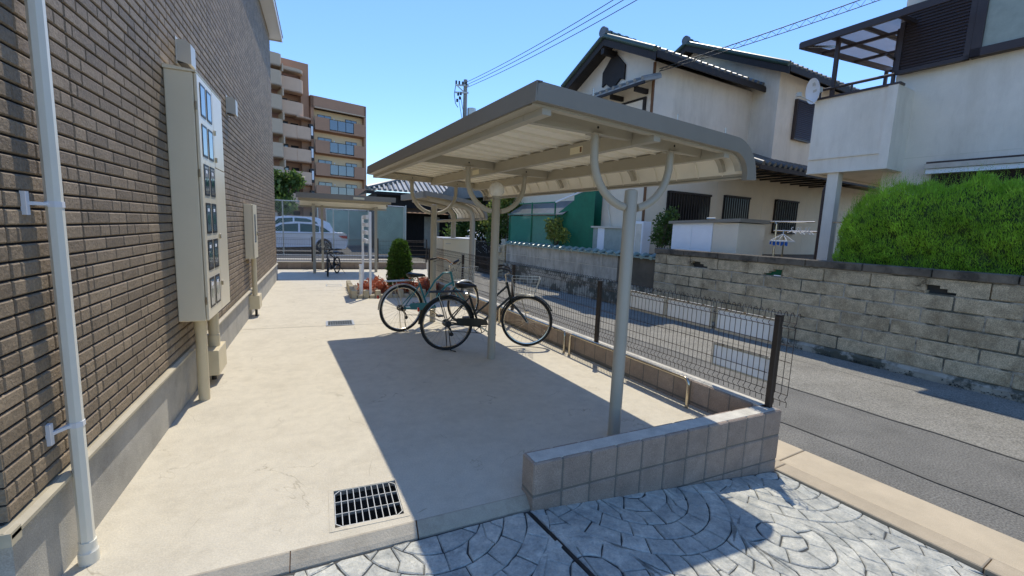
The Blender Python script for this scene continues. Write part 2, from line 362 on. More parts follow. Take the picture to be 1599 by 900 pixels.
# drains
def drain(x0,x1,y0,y1,nx,ny,label,depth=.35,cut=.03,m='galv'):
    t = thing('drain_grate', label, 'drain cover', F0, ((x0+x1)/2,(y0+y1)/2,0))
    r = MB(); e = .028
    for a in ((x0,x1,y0,y0+e),(x0,x1,y1-e,y1),(x0,x0+e,y0+e,y1-e),(x1-e,x1,y0+e,y1-e)): r.box(*a,-.03,.003)
    part('rim', r, 'conc' if depth > .2 else 'galv', t)
    p = MB(); p.box(x0,x0+.01,y0,y1,-depth,-.03); p.box(x1-.01,x1,y0,y1,-depth,-.03); p.box(x0,x1,y0,y0+.01,-depth,-.03); p.box(x0,x1,y1-.01,y1,-depth,-.03); p.box(x0,x1,y0,y1,-depth-.01,-depth)
    part('pit', p, 'grout', t)
    ax0,ax1,ay0,ay1 = x0+e+.004,x1-e-.004,y0+e+.004,y1-e-.004
    w = .0021
    for i in range(nx+1):
        x = ax0+(ax1-ax0)*i/nx; bb = MB(); k = cut if i in (0,nx) else (cut*.35 if i in (1,nx-1) else 0); bb.box(x-w,x+w,ay0+k,ay1-k,-.022,-.001); part('grate_bar', bb, m, t)
    for j in range(ny+1):
        y_ = ay0+(ay1-ay0)*j/ny; bb = MB(); k = cut if j in (0,ny) else 0; bb.box(ax0+k,ax1-k,y_-w*1.1,y_+w*1.1,-.016,.001); part('cross_bar', bb, m, t)
    bb = MB()
    if cut:
        for (cx,cy,sx,sy) in ((ax0,ay0,1,1),(ax1,ay0,-1,1),(ax0,ay1,1,-1),(ax1,ay1,-1,-1)):
            bb.bar((cx+sx*cut,cy,-.008),(cx,cy+sy*cut,-.008),.005,.016)
        part('corner_bar', bb, m, t)
    return t
drain(px0,px1,py0,py1,10,3,'large square steel drain grate in the concrete nearest the kerb')
drain(.04,.45,7.14,7.49,10,4,'smaller steel drain grate on the slab joint beside the bicycles',.15,0)
drain(.08,.44,11.5,11.88,10,2,'farthest drain grate, in front of the shaded far bicycle bay',.12,0)
# sloping kerb along the slab front
kb = thing('kerb', None, None, F0, (.4,2.15,-.05), kind='structure')
def kerbseg(x0,x1):
    b = MB(); n = 6; prof = [(0,0),(-.01,-.001),(-.055,-.036),(-.07,-.052),(-.075,-.09)]
    vs = []
    for x in (x0,x1):
        for (dy,z) in prof: vs.append((x,yk(x)+dy,z))
        vs.append((x,yk(x),-.15))
    k = len(prof)+1
    b.add(vs, [(i,(i+1)%k,k+(i+1)%k,k+i) for i in range(k)]+[tuple(reversed(range(k))),tuple(range(k,2*k))]); part('kerb_stone', b, 'kerb', kb)
for a, c in ((-2.6,-1.37),(-1.365,-.765),(-.76,-.165),(-.16,.438),(.446,1.12)): kerbseg(a,c)
b = MB()
for xj in (-1.3675,-.7625,-.1625,.442): b.add([(xj-.005,yk(xj),-.004),(xj+.005,yk(xj),-.004),(xj+.005,yk(xj)-.07,-.056),(xj-.005,yk(xj)-.07,-.056)],[(0,1,2,3)])
part('joint_filler', b, 'orange', kb)
# stamped concrete: fan shaped stones, each its own piece
def zp(x, y): return -.052-.1*max(0, x-1.1)
st = thing('stamped_pavement', None, None, F0, (1,1.2,-.06), kind='structure')
def halfclip(poly, a, b_, c):   # keep a*x+b*y<=c
    out = []; n = len(poly)
    for i in range(n):
        p, q = poly[i], poly[(i+1) % n]; dp, dq = a*p[0]+b_*p[1]-c, a*q[0]+b_*q[1]-c
        if dp <= 0: out.append(p)
        if dp*dq < 0: t_ = dp/(dp-dq); out.append((p[0]+(q[0]-p[0])*t_, p[1]+(q[1]-p[1])*t_))
    return out
def area(p): return sum(p[i][0]*p[(i+1) % len(p)][1]-p[(i+1) % len(p)][0]*p[i][1] for i in range(len(p)))/2
stones = []; necks = []
R_ = .66; NR = 5; rings = [0, .2071*R_, .41421*R_, .61*R_, .805*R_, R_]
def pmax(rho):
    if rho < 1e-6: return PI
    c = -(rho*rho+R_*R_)/(2*math.sqrt(2)*rho*R_)
    return PI if c <= -1 else min(PI, math.acos(c)-PI/4)
cq, sq = math.cos(FQ[2]), math.sin(FQ[2])
joint_a = Vector((1.085,2.13)); joint_b = Vector((1.17,1.62)); jd = (joint_b-joint_a).normalized(); jn = Vector((-jd.y, jd.x))
for j in range(-7, 3):
    for i in range(-8, 6):
        cx = 1.86+(2*i+(j % 2))*R_; cy = 2.27+j*R_
        if not (-3.2 < cx < 4.6 and -2 < cy < 3.6): continue
        for k in range(NR):
            r0, r1 = rings[k], rings[k+1]
            m0, m1 = pmax(max(r0,.001)), pmax(r1)
            nn = max(3, int(round((m0+m1)*(r0+r1)/2/.165))) if k else 3
            cc = lambda rho: max(-1, -(rho*rho+R_*R_)/(2*math.sqrt(2)*rho*R_)) if rho > 1e-6 else -1
            if r0 > .41*R_:
                ra_, rb_ = max(r0, .415*R_), r1
                fa_, fb_ = 7*PI/4-math.acos(cc(ra_)), 7*PI/4-math.acos(cc(rb_))
                pl = [(cx+rb_*math.sin(fb_), cy-rb_*math.cos(fb_)), (cx-rb_*math.sin(fb_), cy-rb_*math.cos(fb_)), (cx-ra_*math.sin(fa_), cy-ra_*math.cos(fa_)), (cx+ra_*math.sin(fa_), cy-ra_*math.cos(fa_))]
                if rb_ < R_*.999 or True: necks.append(pl)
            ts = [-1+2*(q+random.uniform(-.14,.14)*(0 < q < nn))/nn for q in range(nn+1)]
            for q in range(nn):
                t0, t1 = ts[q], ts[q+1]
                def P(t_, rho):
                    ph = t_*pmax(max(rho,.001)); return (cx+rho*math.sin(ph)+RS.normal()*.002, cy-rho*math.cos(ph)+RS.normal()*.002)
                s4 = [0,.33,.67,1]
                poly = [P(t0+(t1-t0)*a, r1) for a in s4]+([P(t1, (r0+r1)/2)] if k else [])+([P(t1+(t0-t1)*a, r0) for a in (s4 if k else [0])])+([P(t0,(r0+r1)/2)] if k else [])
                for sgn in (1,-1):
                    c0 = jn.dot(joint_a)
                    pp = halfclip(poly, jn.x*sgn, jn.y*sgn, c0*sgn-.012)
                    if len(pp) < 3: continue
                    pp = halfclip(pp, cq, sq, 3.592)
                    if len(pp) < 3: continue
                    nx_, ny_ = -(2.245-2.11), 3.35+.206; L_ = math.hypot(nx_, ny_); nx_, ny_ = nx_/L_, ny_/L_
                    pp = halfclip(pp, nx_, ny_, nx_*(-.206)+ny_*2.108)
                    if len(pp) < 3 or abs(area(pp)) < .0012: continue
                    stones.append(pp)
nx_, ny_ = -(2.245-2.11), 3.35+.206; L_ = math.hypot(nx_, ny_); nx_, ny_ = nx_/L_, ny_/L_
for pp0 in necks:
    for sgn in (1,-1):
        pp = pp0
        for args in ((jn.x*sgn, jn.y*sgn, jn.dot(joint_a)*sgn-.012), (cq, sq, 3.592), (nx_, ny_, nx_*(-.206)+ny_*2.108)):
            if len(pp) >= 3: pp = halfclip(pp, *args)
        if len(pp) >= 3 and abs(area(pp)) > .0006: stones.append(pp)
def stone_mb(pp):
    n = len(pp); cx = sum(p[0] for p in pp)/n; cy = sum(p[1] for p in pp)/n
    if area(pp) < 0: pp = pp[::-1]
    def ins(d):
        o = []
        m = len(pp)
        for i in range(m):
            a, p, c = pp[i-1], pp[i], pp[(i+1) % m]; l1 = math.hypot(p[0]-a[0], p[1]-a[1])+1e-9; l2 = math.hypot(c[0]-p[0], c[1]-p[1])+1e-9
            n1 = (-(p[1]-a[1])/l1, (p[0]-a[0])/l1); n2 = (-(c[1]-p[1])/l2, (c[0]-p[0])/l2); k = max(.35, 1+n1[0]*n2[0]+n1[1]*n2[1])
            ox, oy = (n1[0]+n2[0])/k*d, (n1[1]+n2[1])/k*d; L = math.hypot(cx-p[0], cy-p[1]); q_ = min(1, .45*L/(math.hypot(ox, oy)+1e-9)); o.append((p[0]+ox*q_, p[1]+oy*q_))
        return o
    dz = random.uniform(-.0015,.0015); tx, ty = random.uniform(-.012,.012), random.uniform(-.012,.012)
    b = MB(); vs = []
    for d, h in ((.0024,-.02),(.0032,-.005),(.0085,0)):
        for (x,y_) in ins(d): vs.append((x, y_, zp(x,y_)+h+dz+(0 if h < -.01 else tx*(x-cx)+ty*(y_-cy))))
    b.add(vs, [(a*n+i, a*n+(i+1) % n, a*n+n+(i+1) % n, a*n+n+i) for a in (0,1) for i in range(n)]+[tuple(2*n+i for i in range(n))]); return b
def keyst(pp):
    cx = sum(p[0] for p in pp)/len(pp); cy = sum(p[1] for p in pp)/len(pp); return abs(area(pp))/(.2+cx*cx+cy*cy) if cy > .9 and cx > -.9 else 0
stones.sort(key=keyst, reverse=True)
for pp in stones[:300]: part('paving_stone', stone_mb(pp), 'stamp', st)
rest = MB()
for pp in stones[300:]:
    b = stone_mb(pp); rest.ct = random.random(); rest.add(b.v, b.f)
part('paving_stones', rest, 'stamp', st, kind='stuff')
b = MB(); b.add([(-4,-3,-.062),(1.1,-3,-.062),(1.1,2.16,-.062),(-4,2.1,-.062)], [(0,1,2,3)])
b.add([(1.1,-3,-.062),(4.2,-3,-.372),(3.35,2.27,-.287),(1.1,2.16,-.062)], [(0,1,2,3)])
part('grout_bed', b, 'grout', st)
b = MB(); a_, c_ = joint_a, joint_a+jd*3; b.add([(a_.x-.008,a_.y,zp(a_.x,0)+.001),(a_.x+.008,a_.y,zp(a_.x,0)+.001),(c_.x+.008,c_.y,zp(c_.x,0)+.001),(c_.x-.008,c_.y,zp(c_.x,0)+.001)],[(0,1,2,3)])
part('rubber_joint', b, 'black', st)
# ================= LOW PINK BLOCK WALL (front return + long run) =================
TOPZ = .235
lw = thing('block_wall', 'low pinkish split block wall edging the bicycle bay along the road', 'wall', F0, (3.2,4,0))
FR = (1.10, 2.145, math.atan2(.10, 2.23))
blk = {}
def blockmesh(w, d, h, key):
    if key not in blk:
        b = MB(); b.cbox(0.0035, w-.0035, 0, d, .0, h, .008)
        # split score grooves are the gaps between pieces
        blk[key] = mesh_of(b, m='block', smooth=None)
    return blk[key]
def placeblock(fr, x, y, z, w, d, h):
    me = blockmesh(w, d, h, (round(w,3), round(d,3), round(h,3)))
    p = wpt(fr, (x,y,z)); o = bpy.data.objects.new('block', me); COL.objects.link(o); o.parent = lw
    o.location = Vector(p)-lw.location; o.rotation_euler[2] = fr[2]+random.choice((0,)) ; return o
for r in range(3):
    z1 = TOPZ-.208*r; h = .200
    for i in range(11):
        x = i*.2027
        zb = zp(*wpt(FR, (x,0,0))[:2])-.06
        if z1 < zb+.03: continue
        zz = max(z1-h, zb)
        placeblock(FR, x, random.uniform(-.0015,.0015), zz, .2027, .15, z1-zz)
b = MB(); b.box(.006,2.22,.006,.144,-.34,TOPZ-.006)
for o_ in (b,):
    bb = MB(); bb.add([wpt(FR, v) for v in o_.v], o_.f); part('mortar_core', bb, 'mortar', lw)
bb = MB(); b = MB(); b.box(.02,2.2,.022,.128,TOPZ-.02,TOPZ+.002); bb.add([wpt(FR, v) for v in b.v], b.f); part('wall_top', bb, 'cement', lw)
# long run along the canopy direction
LV0, LV1 = 1.09, 1.24
n_run = 44
for i in range(n_run):
    U0 = -.40+.2*i
    for r in range(2): 
        if r == 1 and i > 6: continue
        z1 = TOPZ-.208*r; placeblock(FU, LV0+random.uniform(-.001,.001), U0, z1-.200, LV1-LV0, .2, .200)
b = MB(); b.box(LV0+.006,LV1-.006,-.38,-.4+.2*n_run,-.34,TOPZ-.006); bb = MB(); bb.add([wpt(FU, v) for v in b.v], b.f); part('mortar_core', bb, 'mortar', lw)
b = MB(); b.box(LV0+.02,LV1-.02,-.5,-.4+.2*n_run,TOPZ-.02,TOPZ+.002); bb = MB(); bb.add([wpt(FU, v) for v in b.v], b.f); part('wall_top', bb, 'cement', lw)
# far low wall closing the yard
fw = thing('block_wall', 'far low block wall below the parking lot fence at the end of the yard', 'wall', F0, (0.5,15.7,0))
b = MB(); b.cbox(0,.395,0,.15,0,.195,.006); me = mesh_of(b, m='block')
for i in range(12): inst('block', me, fw, (-1.4+.4*i, 15.68, .0))
b = MB(); b.box(-1.4,3.4,15.685,15.825,-.1,.19); part('mortar_core', b, 'mortar', fw)
b = MB(); b.box(-1.4,3.4,15.67,15.84,.196,.23); part('coping', b, 'kerb', fw)
# ================= WIRE FENCES =================
def fence(name, label, fr, x, y0, y1, z0, ztop, posts, gap=.05, axis='y', loops=True):
    t = thing('wire_fence', label, 'fence', fr, (x, (y0+y1)/2, z0) if axis == 'y' else ((y0+y1)/2, x, z0))
    P = (lambda a, b_, z: (x+b_, a, z)) if axis == 'y' else (lambda a, b_, z: (a, x+b_, z))
    for p in posts:
        b = MB(); q = P(p, -.035, z0); b.cbox(q[0]-.022, q[0]+.022, q[1]-.022, q[1]+.022, z0, ztop-.005, .004); part('post', b, 'wire', t)
        b = MB(); b.box(q[0]-.026,q[0]+.026,q[1]-.026,q[1]+.026,ztop-.005,ztop+.003); part('post_cap', b, 'black', t)
    H = ztop-z0
    zs = [z0+.07, z0+.13]+[z0+.13+(H-.23)*k/4 for k in (1,2,3)]+[ztop-.10, ztop-.05]
    prof = [(0,z0+.03),(0,z0+.07),(-.03,z0+.10),(0,z0+.13),(0,ztop-.10),(-.028,ztop-.075),(0,ztop-.05)]
    if loops: prof += [(.0,ztop+.00),(.012,ztop+.022),(.03,ztop+.028),(.045,ztop+.012),(.05,ztop-.012)]
    yy = list(np.arange(y0, y1, gap)); segs = []
    bounds = [y0]+[p+.06 for p in posts if y0 < p < y1-.3]+[y1]
    for a, c in zip(bounds[:-1], bounds[1:]):
        b = MB()
        for yv in yy:
            if a <= yv < c: b.tube([P(yv, o, z) for (o, z) in prof], .0028, 4, cap=False)
        part('mesh_wires', b, 'wire', t, kind='stuff')
        for z in zs:
            if z < ztop: 
                b = MB(); b.tube([P(a+.005, 0, z), P(c-.005, 0, z)], .003, 4); part('rail_wire', b, 'wire', t)
    return t
fence('wire_fence', 'dark brown wire mesh fence with curled top beside the bicycle bay', FU, 1.185, -.615, 8.3, TOPZ, .985, [-.5,1.65,3.8,5.95,8.1])
fence('wire_fence', 'short black wire fence on the far low wall in front of the parked car', F0, 15.76, -1.4, 3.5, .23, 1.03, [-.28,1.75,3.4], gap=.05, axis='x', loops=False)
# white plates hung on the road side of the fence
def plate(u0, u1, z0, z1, label):
    t = thing('white_plate', label, 'panel', FU, (1.215,(u0+u1)/2,z0), 'white plates hung on the wire fence')
    b = MB(); b.cbox(1.205,1.212,u0,u1,z0,z1,.002); part('face', b, 'panel', t)
    b = MB(); e = .012
    for a in ((u0,u1,z0-.012,z0+.006),(u0,u1,z1-.006,z1+.012)): b.box(1.199,1.222,a[0],a[1],a[2],a[3])
    for a in ((u0-.012,u0),(u1,u1+.012)): b.box(1.199,1.222,a[0],a[1],z0-.012,z1+.012)
    part('frame', b, 'galv', t)
    for k in range(3):
        b = MB(); uu = u0+(u1-u0)*(k+.5)/3; b.box(1.196,1.204,uu-.012,uu+.012,z1+.004,z1+.018); part('clip', b, 'stain', t)
plate(-.44,.075,.74,.925,'white plate on the fence nearest the end post, upper of two')
plate(-.44,.075,.42,.605,'lower white plate on the fence, hung beneath another beside the end post')
plate(.15,.65,.74,.925,'white plate on the fence, second from the end post')
plate(.70,1.18,.74,.925,'white plate on the fence, third from the end post, beside the canopy post')
# white plates seen on far fence / tubes (wheel stop hoops)
def hoop(u0, u1, v, h, label):
    t = []
    r = .05; pts = [(v,u0,0.0),(v,u0,h-r)]+[(v,u0+r-r*math.cos(rad(a)),h-r+r*math.sin(rad(a))) for a in (30,60,90)]+[(v,u1-r+r*math.sin(rad(a)),h-r+r*math.cos(rad(a))) for a in (0,30,60)]+[(v,u1,h-r),(v,u1,0)]
    b = MB(); b.tube(pts, .017, 10); solo('wheel_stop_hoop', b, 'stain', FU, (v,(u0+u1)/2,0), label, 'wheel stop', 'steel wheel stop hoops along the low wall', smooth=50)
hoop(.15,1.98,1.0,.27,'bent steel hoop along the low wall, nearest the camera')
hoop(2.10,3.95,1.0,.27,'bent steel hoop along the low wall behind the black bicycle')
hoop(4.07,5.9,1.0,.27,'bent steel hoop along the low wall, farthest from the camera')
# ================= CANOPY =================
def rz(v): return 2.385-.047*(v+1.0)/1.0*1.0 if v < .72 else 2.305   # top surface height of the roof
cn = thing('cycle_canopy', 'large bicycle canopy with curved ribbed roof on three round posts', 'canopy', FU, (0,2.2,0))
U0, U1 = -.28, 4.50
VL, VR, CR = -1.0, .72, .28
topc = lambda: [(VL,2.385)]+[(VR,2.305)]+[(VR+CR*math.sin(rad(a)), 2.305-CR+.0+CR*math.cos(rad(a))) for a in range(8,84,8)]
def inner(off):  # profile offset inward
    return [(VL,2.385-off)]+[(VR,2.305-off)]+[(VR+(CR-off)*math.sin(rad(a)), 2.305-CR+(CR-off)*math.cos(rad(a))) for a in range(8,84,8)]
# end fascias
for (ua, ub) in ((U0,U0+.045),(U1-.045,U1)):
    o, i_ = inner(0), inner(.105); poly = o+[(o[-1][0]+.012,o[-1][1]-.06),(i_[-1][0]+.0,i_[-1][1]-.05)]+i_[::-1]
    b = MB(); b.prism(poly, 'y', ua, ub); part('end_fascia', b, 'canroof', cn, smooth=35)
    b = MB(); i2 = inner(.118); poly = inner(.1055)[:-1]+i2[:-1][::-1]; uc = ub+.0 if ua == U0 else ua-.05; b.prism([(p[0],p[1]) for p in poly], 'y', uc, uc+.05); part('fascia_lip', b, 'can', cn, smooth=35)
b = MB(); b.prism([(-1.012,2.272),(-1.004,2.386),(-.965,2.388),(-.97,2.378),(-.994,2.37),(-1.0,2.28)], 'y', U0, U1); part('left_fascia', b, 'canroof', cn)
b = MB(); b.prism([(-1.0,2.268),(-1.0,2.276),(-.93,2.276),(-.93,2.30),(-.922,2.30),(-.922,2.262)], 'y', U0+.05, U1-.05); part('left_gutter', b, 'can', cn)
b = MB(); b.prism([(.985,2.045),(.995,2.115),(1.004,2.115),(1.002,2.03),(.955,2.03),(.955,2.04)], 'y', U0+.05, U1-.05); part('right_gutter', b, 'can', cn)
b = MB(); b.box(.968,.984,U0+.05,U1-.05,2.045,2.10); part('right_rail', b, 'can', cn)
# deck panels with standing seams
prof = [(p[0], p[1]) for p in inner(.035)]
prof[0] = (-.96, prof[0][1])
np_ = 20; pw = (U1-U0-.084)/np_
pb = MB(); pb.sheet(prof, 0, pw, .003)
sm = []
for (off, y0_, y1_) in ((-.018, pw-.014, pw-.001),): pb.sheet([(x, z-.022 if x < .72 else z) if x < .72 else (x-(x-.72)*.07, z-(z-2.02)*.07) for (x, z) in prof], pw-.014, pw-.004, .022)
pb.sheet([(x, z-.010) for (x, z) in prof], pw-.013, pw-.006, .010)
pm = mesh_of(pb, (0,0,0), 35, 'deck')
for i in range(np_): inst('roof_panel', pm, cn, (0, U0+.042+pw*i, 0))
def beam(x0, x1, y0, y1, z0, z1, nm='beam'):
    b = MB(); b.box(x0,x1,y0,y1,z0,z1); return part(nm, b, 'can', cn)
for v, zz in ((-.90,2.330),(-.02,2.290),(.70,2.262)):
    for (a, c) in ((U0+.05,-.02),(-.016,2.19),(2.194,4.39),(4.394,U1-.05)): beam(v-.03,v+.03,a,c,zz-.105,zz)
# curved ribs at the right
for u in (-.05, 2.2, 4.4, .95, 3.3):
    i_, j_ = inner(.065)[1:-1], inner(.10)[1:-1]; b = MB(); b.prism(i_+j_[::-1], 'y', u-.02, u+.02); part('curved_rib', b, 'can', cn, smooth=40)
posts = []
for k, u in enumerate((0, 2.2, 4.4)):
    # cross beams
    for (a, c, za) in ((-.868,-.052,2.31),(.012,.668,2.275)):
        b = MB(); b.prism([(a,za-.085),(c,za-.085-.005),(c,za-.008),(a,za)], 'y', u-.025, u+.025); cb_ = part('cross_beam', b, 'can', cn)
        xm = (-.36 if a < 0 else .37); b = MB(); b.tube([(xm,u-.0262,za-.045),(xm,u-.0255,za-.045)], .009, 10); part('bolt_hole', b, 'black', cb_)
    if True:
        b = MB(); hz = 1.885 if k != 1 else 1.90
        pts = [(0,u,0),(0,u,hz-.02),(0,u,hz-.008),(0,u,hz)]; b.tube(pts, [.047,.047,.042,.025], 24); part('post', b, 'can', cn, smooth=40)
    for s_ in (-1, 1):
        zt = 2.225 if s_ < 0 else 2.188
        pts = [(.36*s_,u,zt),(.36*s_,u,2.12)]+[(.36*s_*math.cos(rad(a)), u, 2.10-.35*math.sin(rad(a))) for a in range(8,88,8)]
        b = MB(); b.tube(pts, .0285, 14); part('arm', b, 'can', cn, smooth=50)
        b = MB(); b.box(.36*s_-.05,.36*s_+.05,u-.045,u+.045,zt-.006,zt); part('arm_plate', b, 'can', cn)
b = MB(); b.box(-.0502,-.0495,.55,.72,2.205,2.262); part('caution_label', b, 'yellow', cn)
b = MB(); b.box(-.0504,-.0501,.56,.585,2.212,2.255); part('label_mark', b, 'orange', cn)
b = MB(); b.box(-.0502,-.0495,2.6,2.8,2.205,2.262); part('caution_label', b, 'yellow', cn)
for v in (-.32, .30):   # roof end bolts standing up
    pass
for v_, z_ in ((-.6,2.375),(.12,2.335),(.62,2.315)):
    b = MB(); b.cyl(v_, U0+.02, z_-.01, z_+.04, .006, 8); part('roof_bolt', b, 'galv', cn)
# globe lamp on the middle post
lm = thing('globe_lamp', 'round milky globe lamp on top of the middle canopy post', 'lamp', FU, (0,2.2,1.9))
b = MB(); b.cyl(0,2.2,1.895,1.93,.05,20); part('lamp_collar', b, 'can', lm, smooth=40)
b = MB(); b.sphere((0,2.2,2.0), .088, 24, 16); part('lamp_shade', b, 'globe', lm, smooth=60)
# ================= BROWN SIDED BUILDING =================
bd = thing('brick_sided_house', 'two storey building clad in brown brick tile siding with grey foundation', 'building', F0, (-1.1,8,0))
SX = -1.05; Y0, Y1 = 2.05, 12.70; Z0, Z1 = .455, 5.86
b = MB(); b.box(-9, SX-.012, Y0+.012, Y1-.0, Z0, Z1+.1); part('wall', b, 'backing', bd)
b = MB(); b.box(-9, -1.066, Y0+.03, Y1+.35, -.3, Z0-.02); part('foundation', b, 'found', bd)
b = MB(); b.prism([(-1.066,.395),(-1.066,.45),(-1.04,.452),(-1.018,.44),(-1.018,.425)], 'y', 1.99, Y1); part('flashing', b, 'tan', bd)
b = MB(); b.box(-3,-1.018,1.985,2.045,.40,.45); part('flashing', b, 'tan', bd)
CH = (Z1-Z0)/82; BL = .235
variants = {}
def brickmb(L, h=CH-.0085, d=.012):
    b = MB(); c = .0055
    y0, y1, z0, z1 = .0022, L-.0022, 0, h
    b.add([(0,y0,z0),(0,y1,z0),(0,y1,z1),(0,y0,z1),(d-c,y0,z0),(d-c,y1,z0),(d-c,y1,z1),(d-c,y0,z1),(d,y0+c,z0+c),(d,y1-c,z0+c),(d,y1-c,z1-c),(d,y0+c,z1-c)],
      [(0,1,5,4),(1,2,6,5),(2,3,7,6),(3,0,4,7),(4,5,9,8),(5,6,10,9),(6,7,11,10),(7,4,8,11),(8,9,10,11)]); return b
bricks = []
joints = [Y0+.001, 2.22, 2.79, 2.79+3.03, 2.79+6.06, 2.79+9.09, Y1]
for r in range(82):
    z = Z0+r*CH
    for ja, jb_ in zip(joints[:-1], joints[1:]):
        y = ja+(.003 if ja > Y0+.01 else 0); first = True
        while y < jb_-.004:
            L = random.choice((.235,.235,.235,.118)) if not first else random.choice((.06,.118,.18,.235)); first = False
            if y+L > jb_-.05: L = jb_-.002-y
            bricks.append((y, z, L)); y += L
def bkey(bk):
    y, z, L = bk; d = math.sqrt(1.1+y*y+(z-HC)**2); az = math.degrees(math.atan2(-1.05, y+L))
    vis = (z < HC+1.7*y*.55) and y+L > 2.0
    return (-d if vis else -99)
bricks.sort(key=bkey, reverse=True)
for (y, z, L) in bricks[:300]:
    k = round(L, 2)
    if k not in variants: variants[k] = {}
    if L not in variants[k]: variants[k][L] = mesh_of(brickmb(L), m='siding')
    o = inst('brick', variants[k][L], bd, (SX-.012, y, z+.007))
rest = MB(); V = []; Fc = []; T = []
for (y, z, L) in bricks[300:]:
    b = brickmb(L); o = len(V); V += [(v[0]+SX-.012, v[1]+y, v[2]+z+.007) for v in b.v]; Fc += [tuple(i+o for i in f) for f in b.f]; T += [random.random()]*len(b.f)
rest.v, rest.f, rest.t = V, Fc, T
part('bricks', rest, 'siding', bd, kind='stuff')
rest = MB()
for r in range(82):
    x = SX-.002
    while x > -2.6:
        L = random.choice((.235,.118)); z = Z0+r*CH+.007; rest.ct = random.random(); rest.box(x-L+.003, x, Y0-.0, Y0+.012, z, z+CH-.0085); x -= L
part('bricks', rest, 'siding', bd, kind='stuff')
b = MB(); b.box(-9,-.80,1.4,12.98,5.87,5.95); part('soffit', b, 'white', bd)
b = MB(); b.box(-.82,-.795,1.4,13.0,5.84,6.06); part('fascia', b, 'white', bd)
b = MB(); b.prism([(-.78,5.96),(-9.5,8.5),(-9.5,8.4),(-.82,5.955)], 'y', 1.35, 13.05); part('roof', b, 'canroof', bd)
b = MB(); b.box(-9,-.82,12.98,13.0,5.84,6.06); part('fascia', b, 'white', bd)
# vents
def vent(y, z0, z1, label):
    t = thing('wall_vent', label, 'vent', F0, (SX,y,z0), 'grey vent hoods on the brown wall')
    b = MB(); b.prism([(SX,z0+.02),(SX,z1),(SX+.06,z1+.005),(SX+.10,z1-.02),(SX+.10,z0),(SX+.09,z0)], 'y', y-.075, y+.075); part('hood', b, 'grey', t)
    b = MB(); b.box(SX,SX+.085,y-.07,y+.07,z0+.004,z0+.012); part('vent_opening', b, 'black', t)
    b = MB(); b.box(SX,SX+.004,y-.09,y+.09,z0-.01,z1+.02); part('back_plate', b, 'grey', t)
vent(4.66, 2.79, 2.97, 'grey vent hood on the brown wall directly above the big meter cabinet')
vent(6.76, 2.83, 3.03, 'grey vent hood on the brown wall, farther one past the meter cabinet')
# downpipe
dp = thing('drain_pipe', 'white octagonal downpipe running up the brown wall, nearest the camera', 'downpipe', F0, (-.998,2.430,0))
b = MB(); b.tube([(-.998,2.43,.10),(-.998,2.43,5.95)], .028, 8); part('pipe', b, 'pipew', dp)
b = MB(); b.tube([(-.998,2.43,0),(-.998,2.43,.055),(-.998,2.43,.057),(-.998,2.43,.075),(-.998,2.43,.105)], [.038,.037,.035,.033,.032], 20); part('pipe_socket', b, 'pipew', dp, smooth=40)
for z in (.66, 1.60, 2.9):
    b = MB(); b.tube([(-.998,2.43,z-.012),(-.998,2.43,z+.012)], .031, 8)
    b.bar((-1.015,2.41,z),(-1.04,2.34,z),.012,.014); b.box(-1.052,-1.036,2.32,2.345,z-.045,z+.045); b.bar((-1.044,2.335,z),(-1.0,2.42,z),.012,.012)
    part('pipe_bracket', b, 'white', dp)
# meter cabinet
mc = thing('meter_cabinet', 'tall cream meter cabinet with ten dark framed windows on the brown wall', 'meter cabinet', F0, (-.95,4.66,.74))
mx0, mx1, my0, my1, mz0, mz1 = -1.05, -.868, 4.20, 5.12, .735, 2.64
b = MB(); b.cbox(mx0,mx1,my0,my1,mz0,mz1,.006); part('cabinet_body', b, 'box', mc)
b = MB(); b.prism([(mx0,mz1),(mx1+.02,mz1),(mx1+.024,mz1+.012),(mx0,mz1+.03)], 'y', my0-.008, my1+.008); part('cabinet_top', b, 'box', mc)
def door(y0, y1, z0, z1): 
    b = MB(); b.cbox(mx1+.004,mx1+.024,y0,y1,z0,z1,.004); return part('door', b, 'box', mc)
d1 = door(my0+.004, 4.712, mz0+.004, mz1-.004)
d3 = door(4.717, my1-.004, mz0+.004, 1.99); d4 = door(4.717, my1-.004, 1.995, mz1-.004)
fmb = MB(); w, h = .165, .245
for a in ((0,w,0,.016),(0,w,h-.016,h),(0,.016,.016,h-.016),(w-.016,w,.016,h-.016)): fmb.box(0,.005,*a)
fme = mesh_of(fmb, m='black'); gmb = MB(); gmb.box(0,.004,.0,w-.034,0,h-.034); gme = mesh_of(gmb, m='glass')
for ri, z in enumerate((2.467,2.161,1.858,1.556,1.259,.95)):
    for c_, y in enumerate((4.282, 4.492)):
        inst('window_frame', fme, d1, (mx1+.0235, y, z-.1225)); inst('window_pane', gme, d1, (mx1+.0238, y+.017, z-.1055))
        if ri >= 2:
            b = MB(); b.box(mx1+.0279,mx1+.0284,y+.05,y+.11,z+.055,z+.08); part('label_card', b, 'panel', d1)
            b = MB(); b.tube([(mx1+.0279,y+.082,z-.01),(mx1+.0290,y+.082,z-.01)], .04, 14); part('meter_dial', b, 'carglass', d1)
for (z, dd) in ((2.29,d4),(2.06,d4),(1.40,d3),(.98,d3)):
    b = MB(); b.cbox(mx1+.0235,mx1+.040,4.725,4.745,z-.022,z+.022,.004); part('latch', b, 'stain', dd)
for z in (.9,1.9,2.4):
    b = MB(); b.tube([(mx1+.012,my0-.001,z-.03),(mx1+.012,my0-.001,z+.03)], .006, 8); part('hinge', b, 'stain', d1)
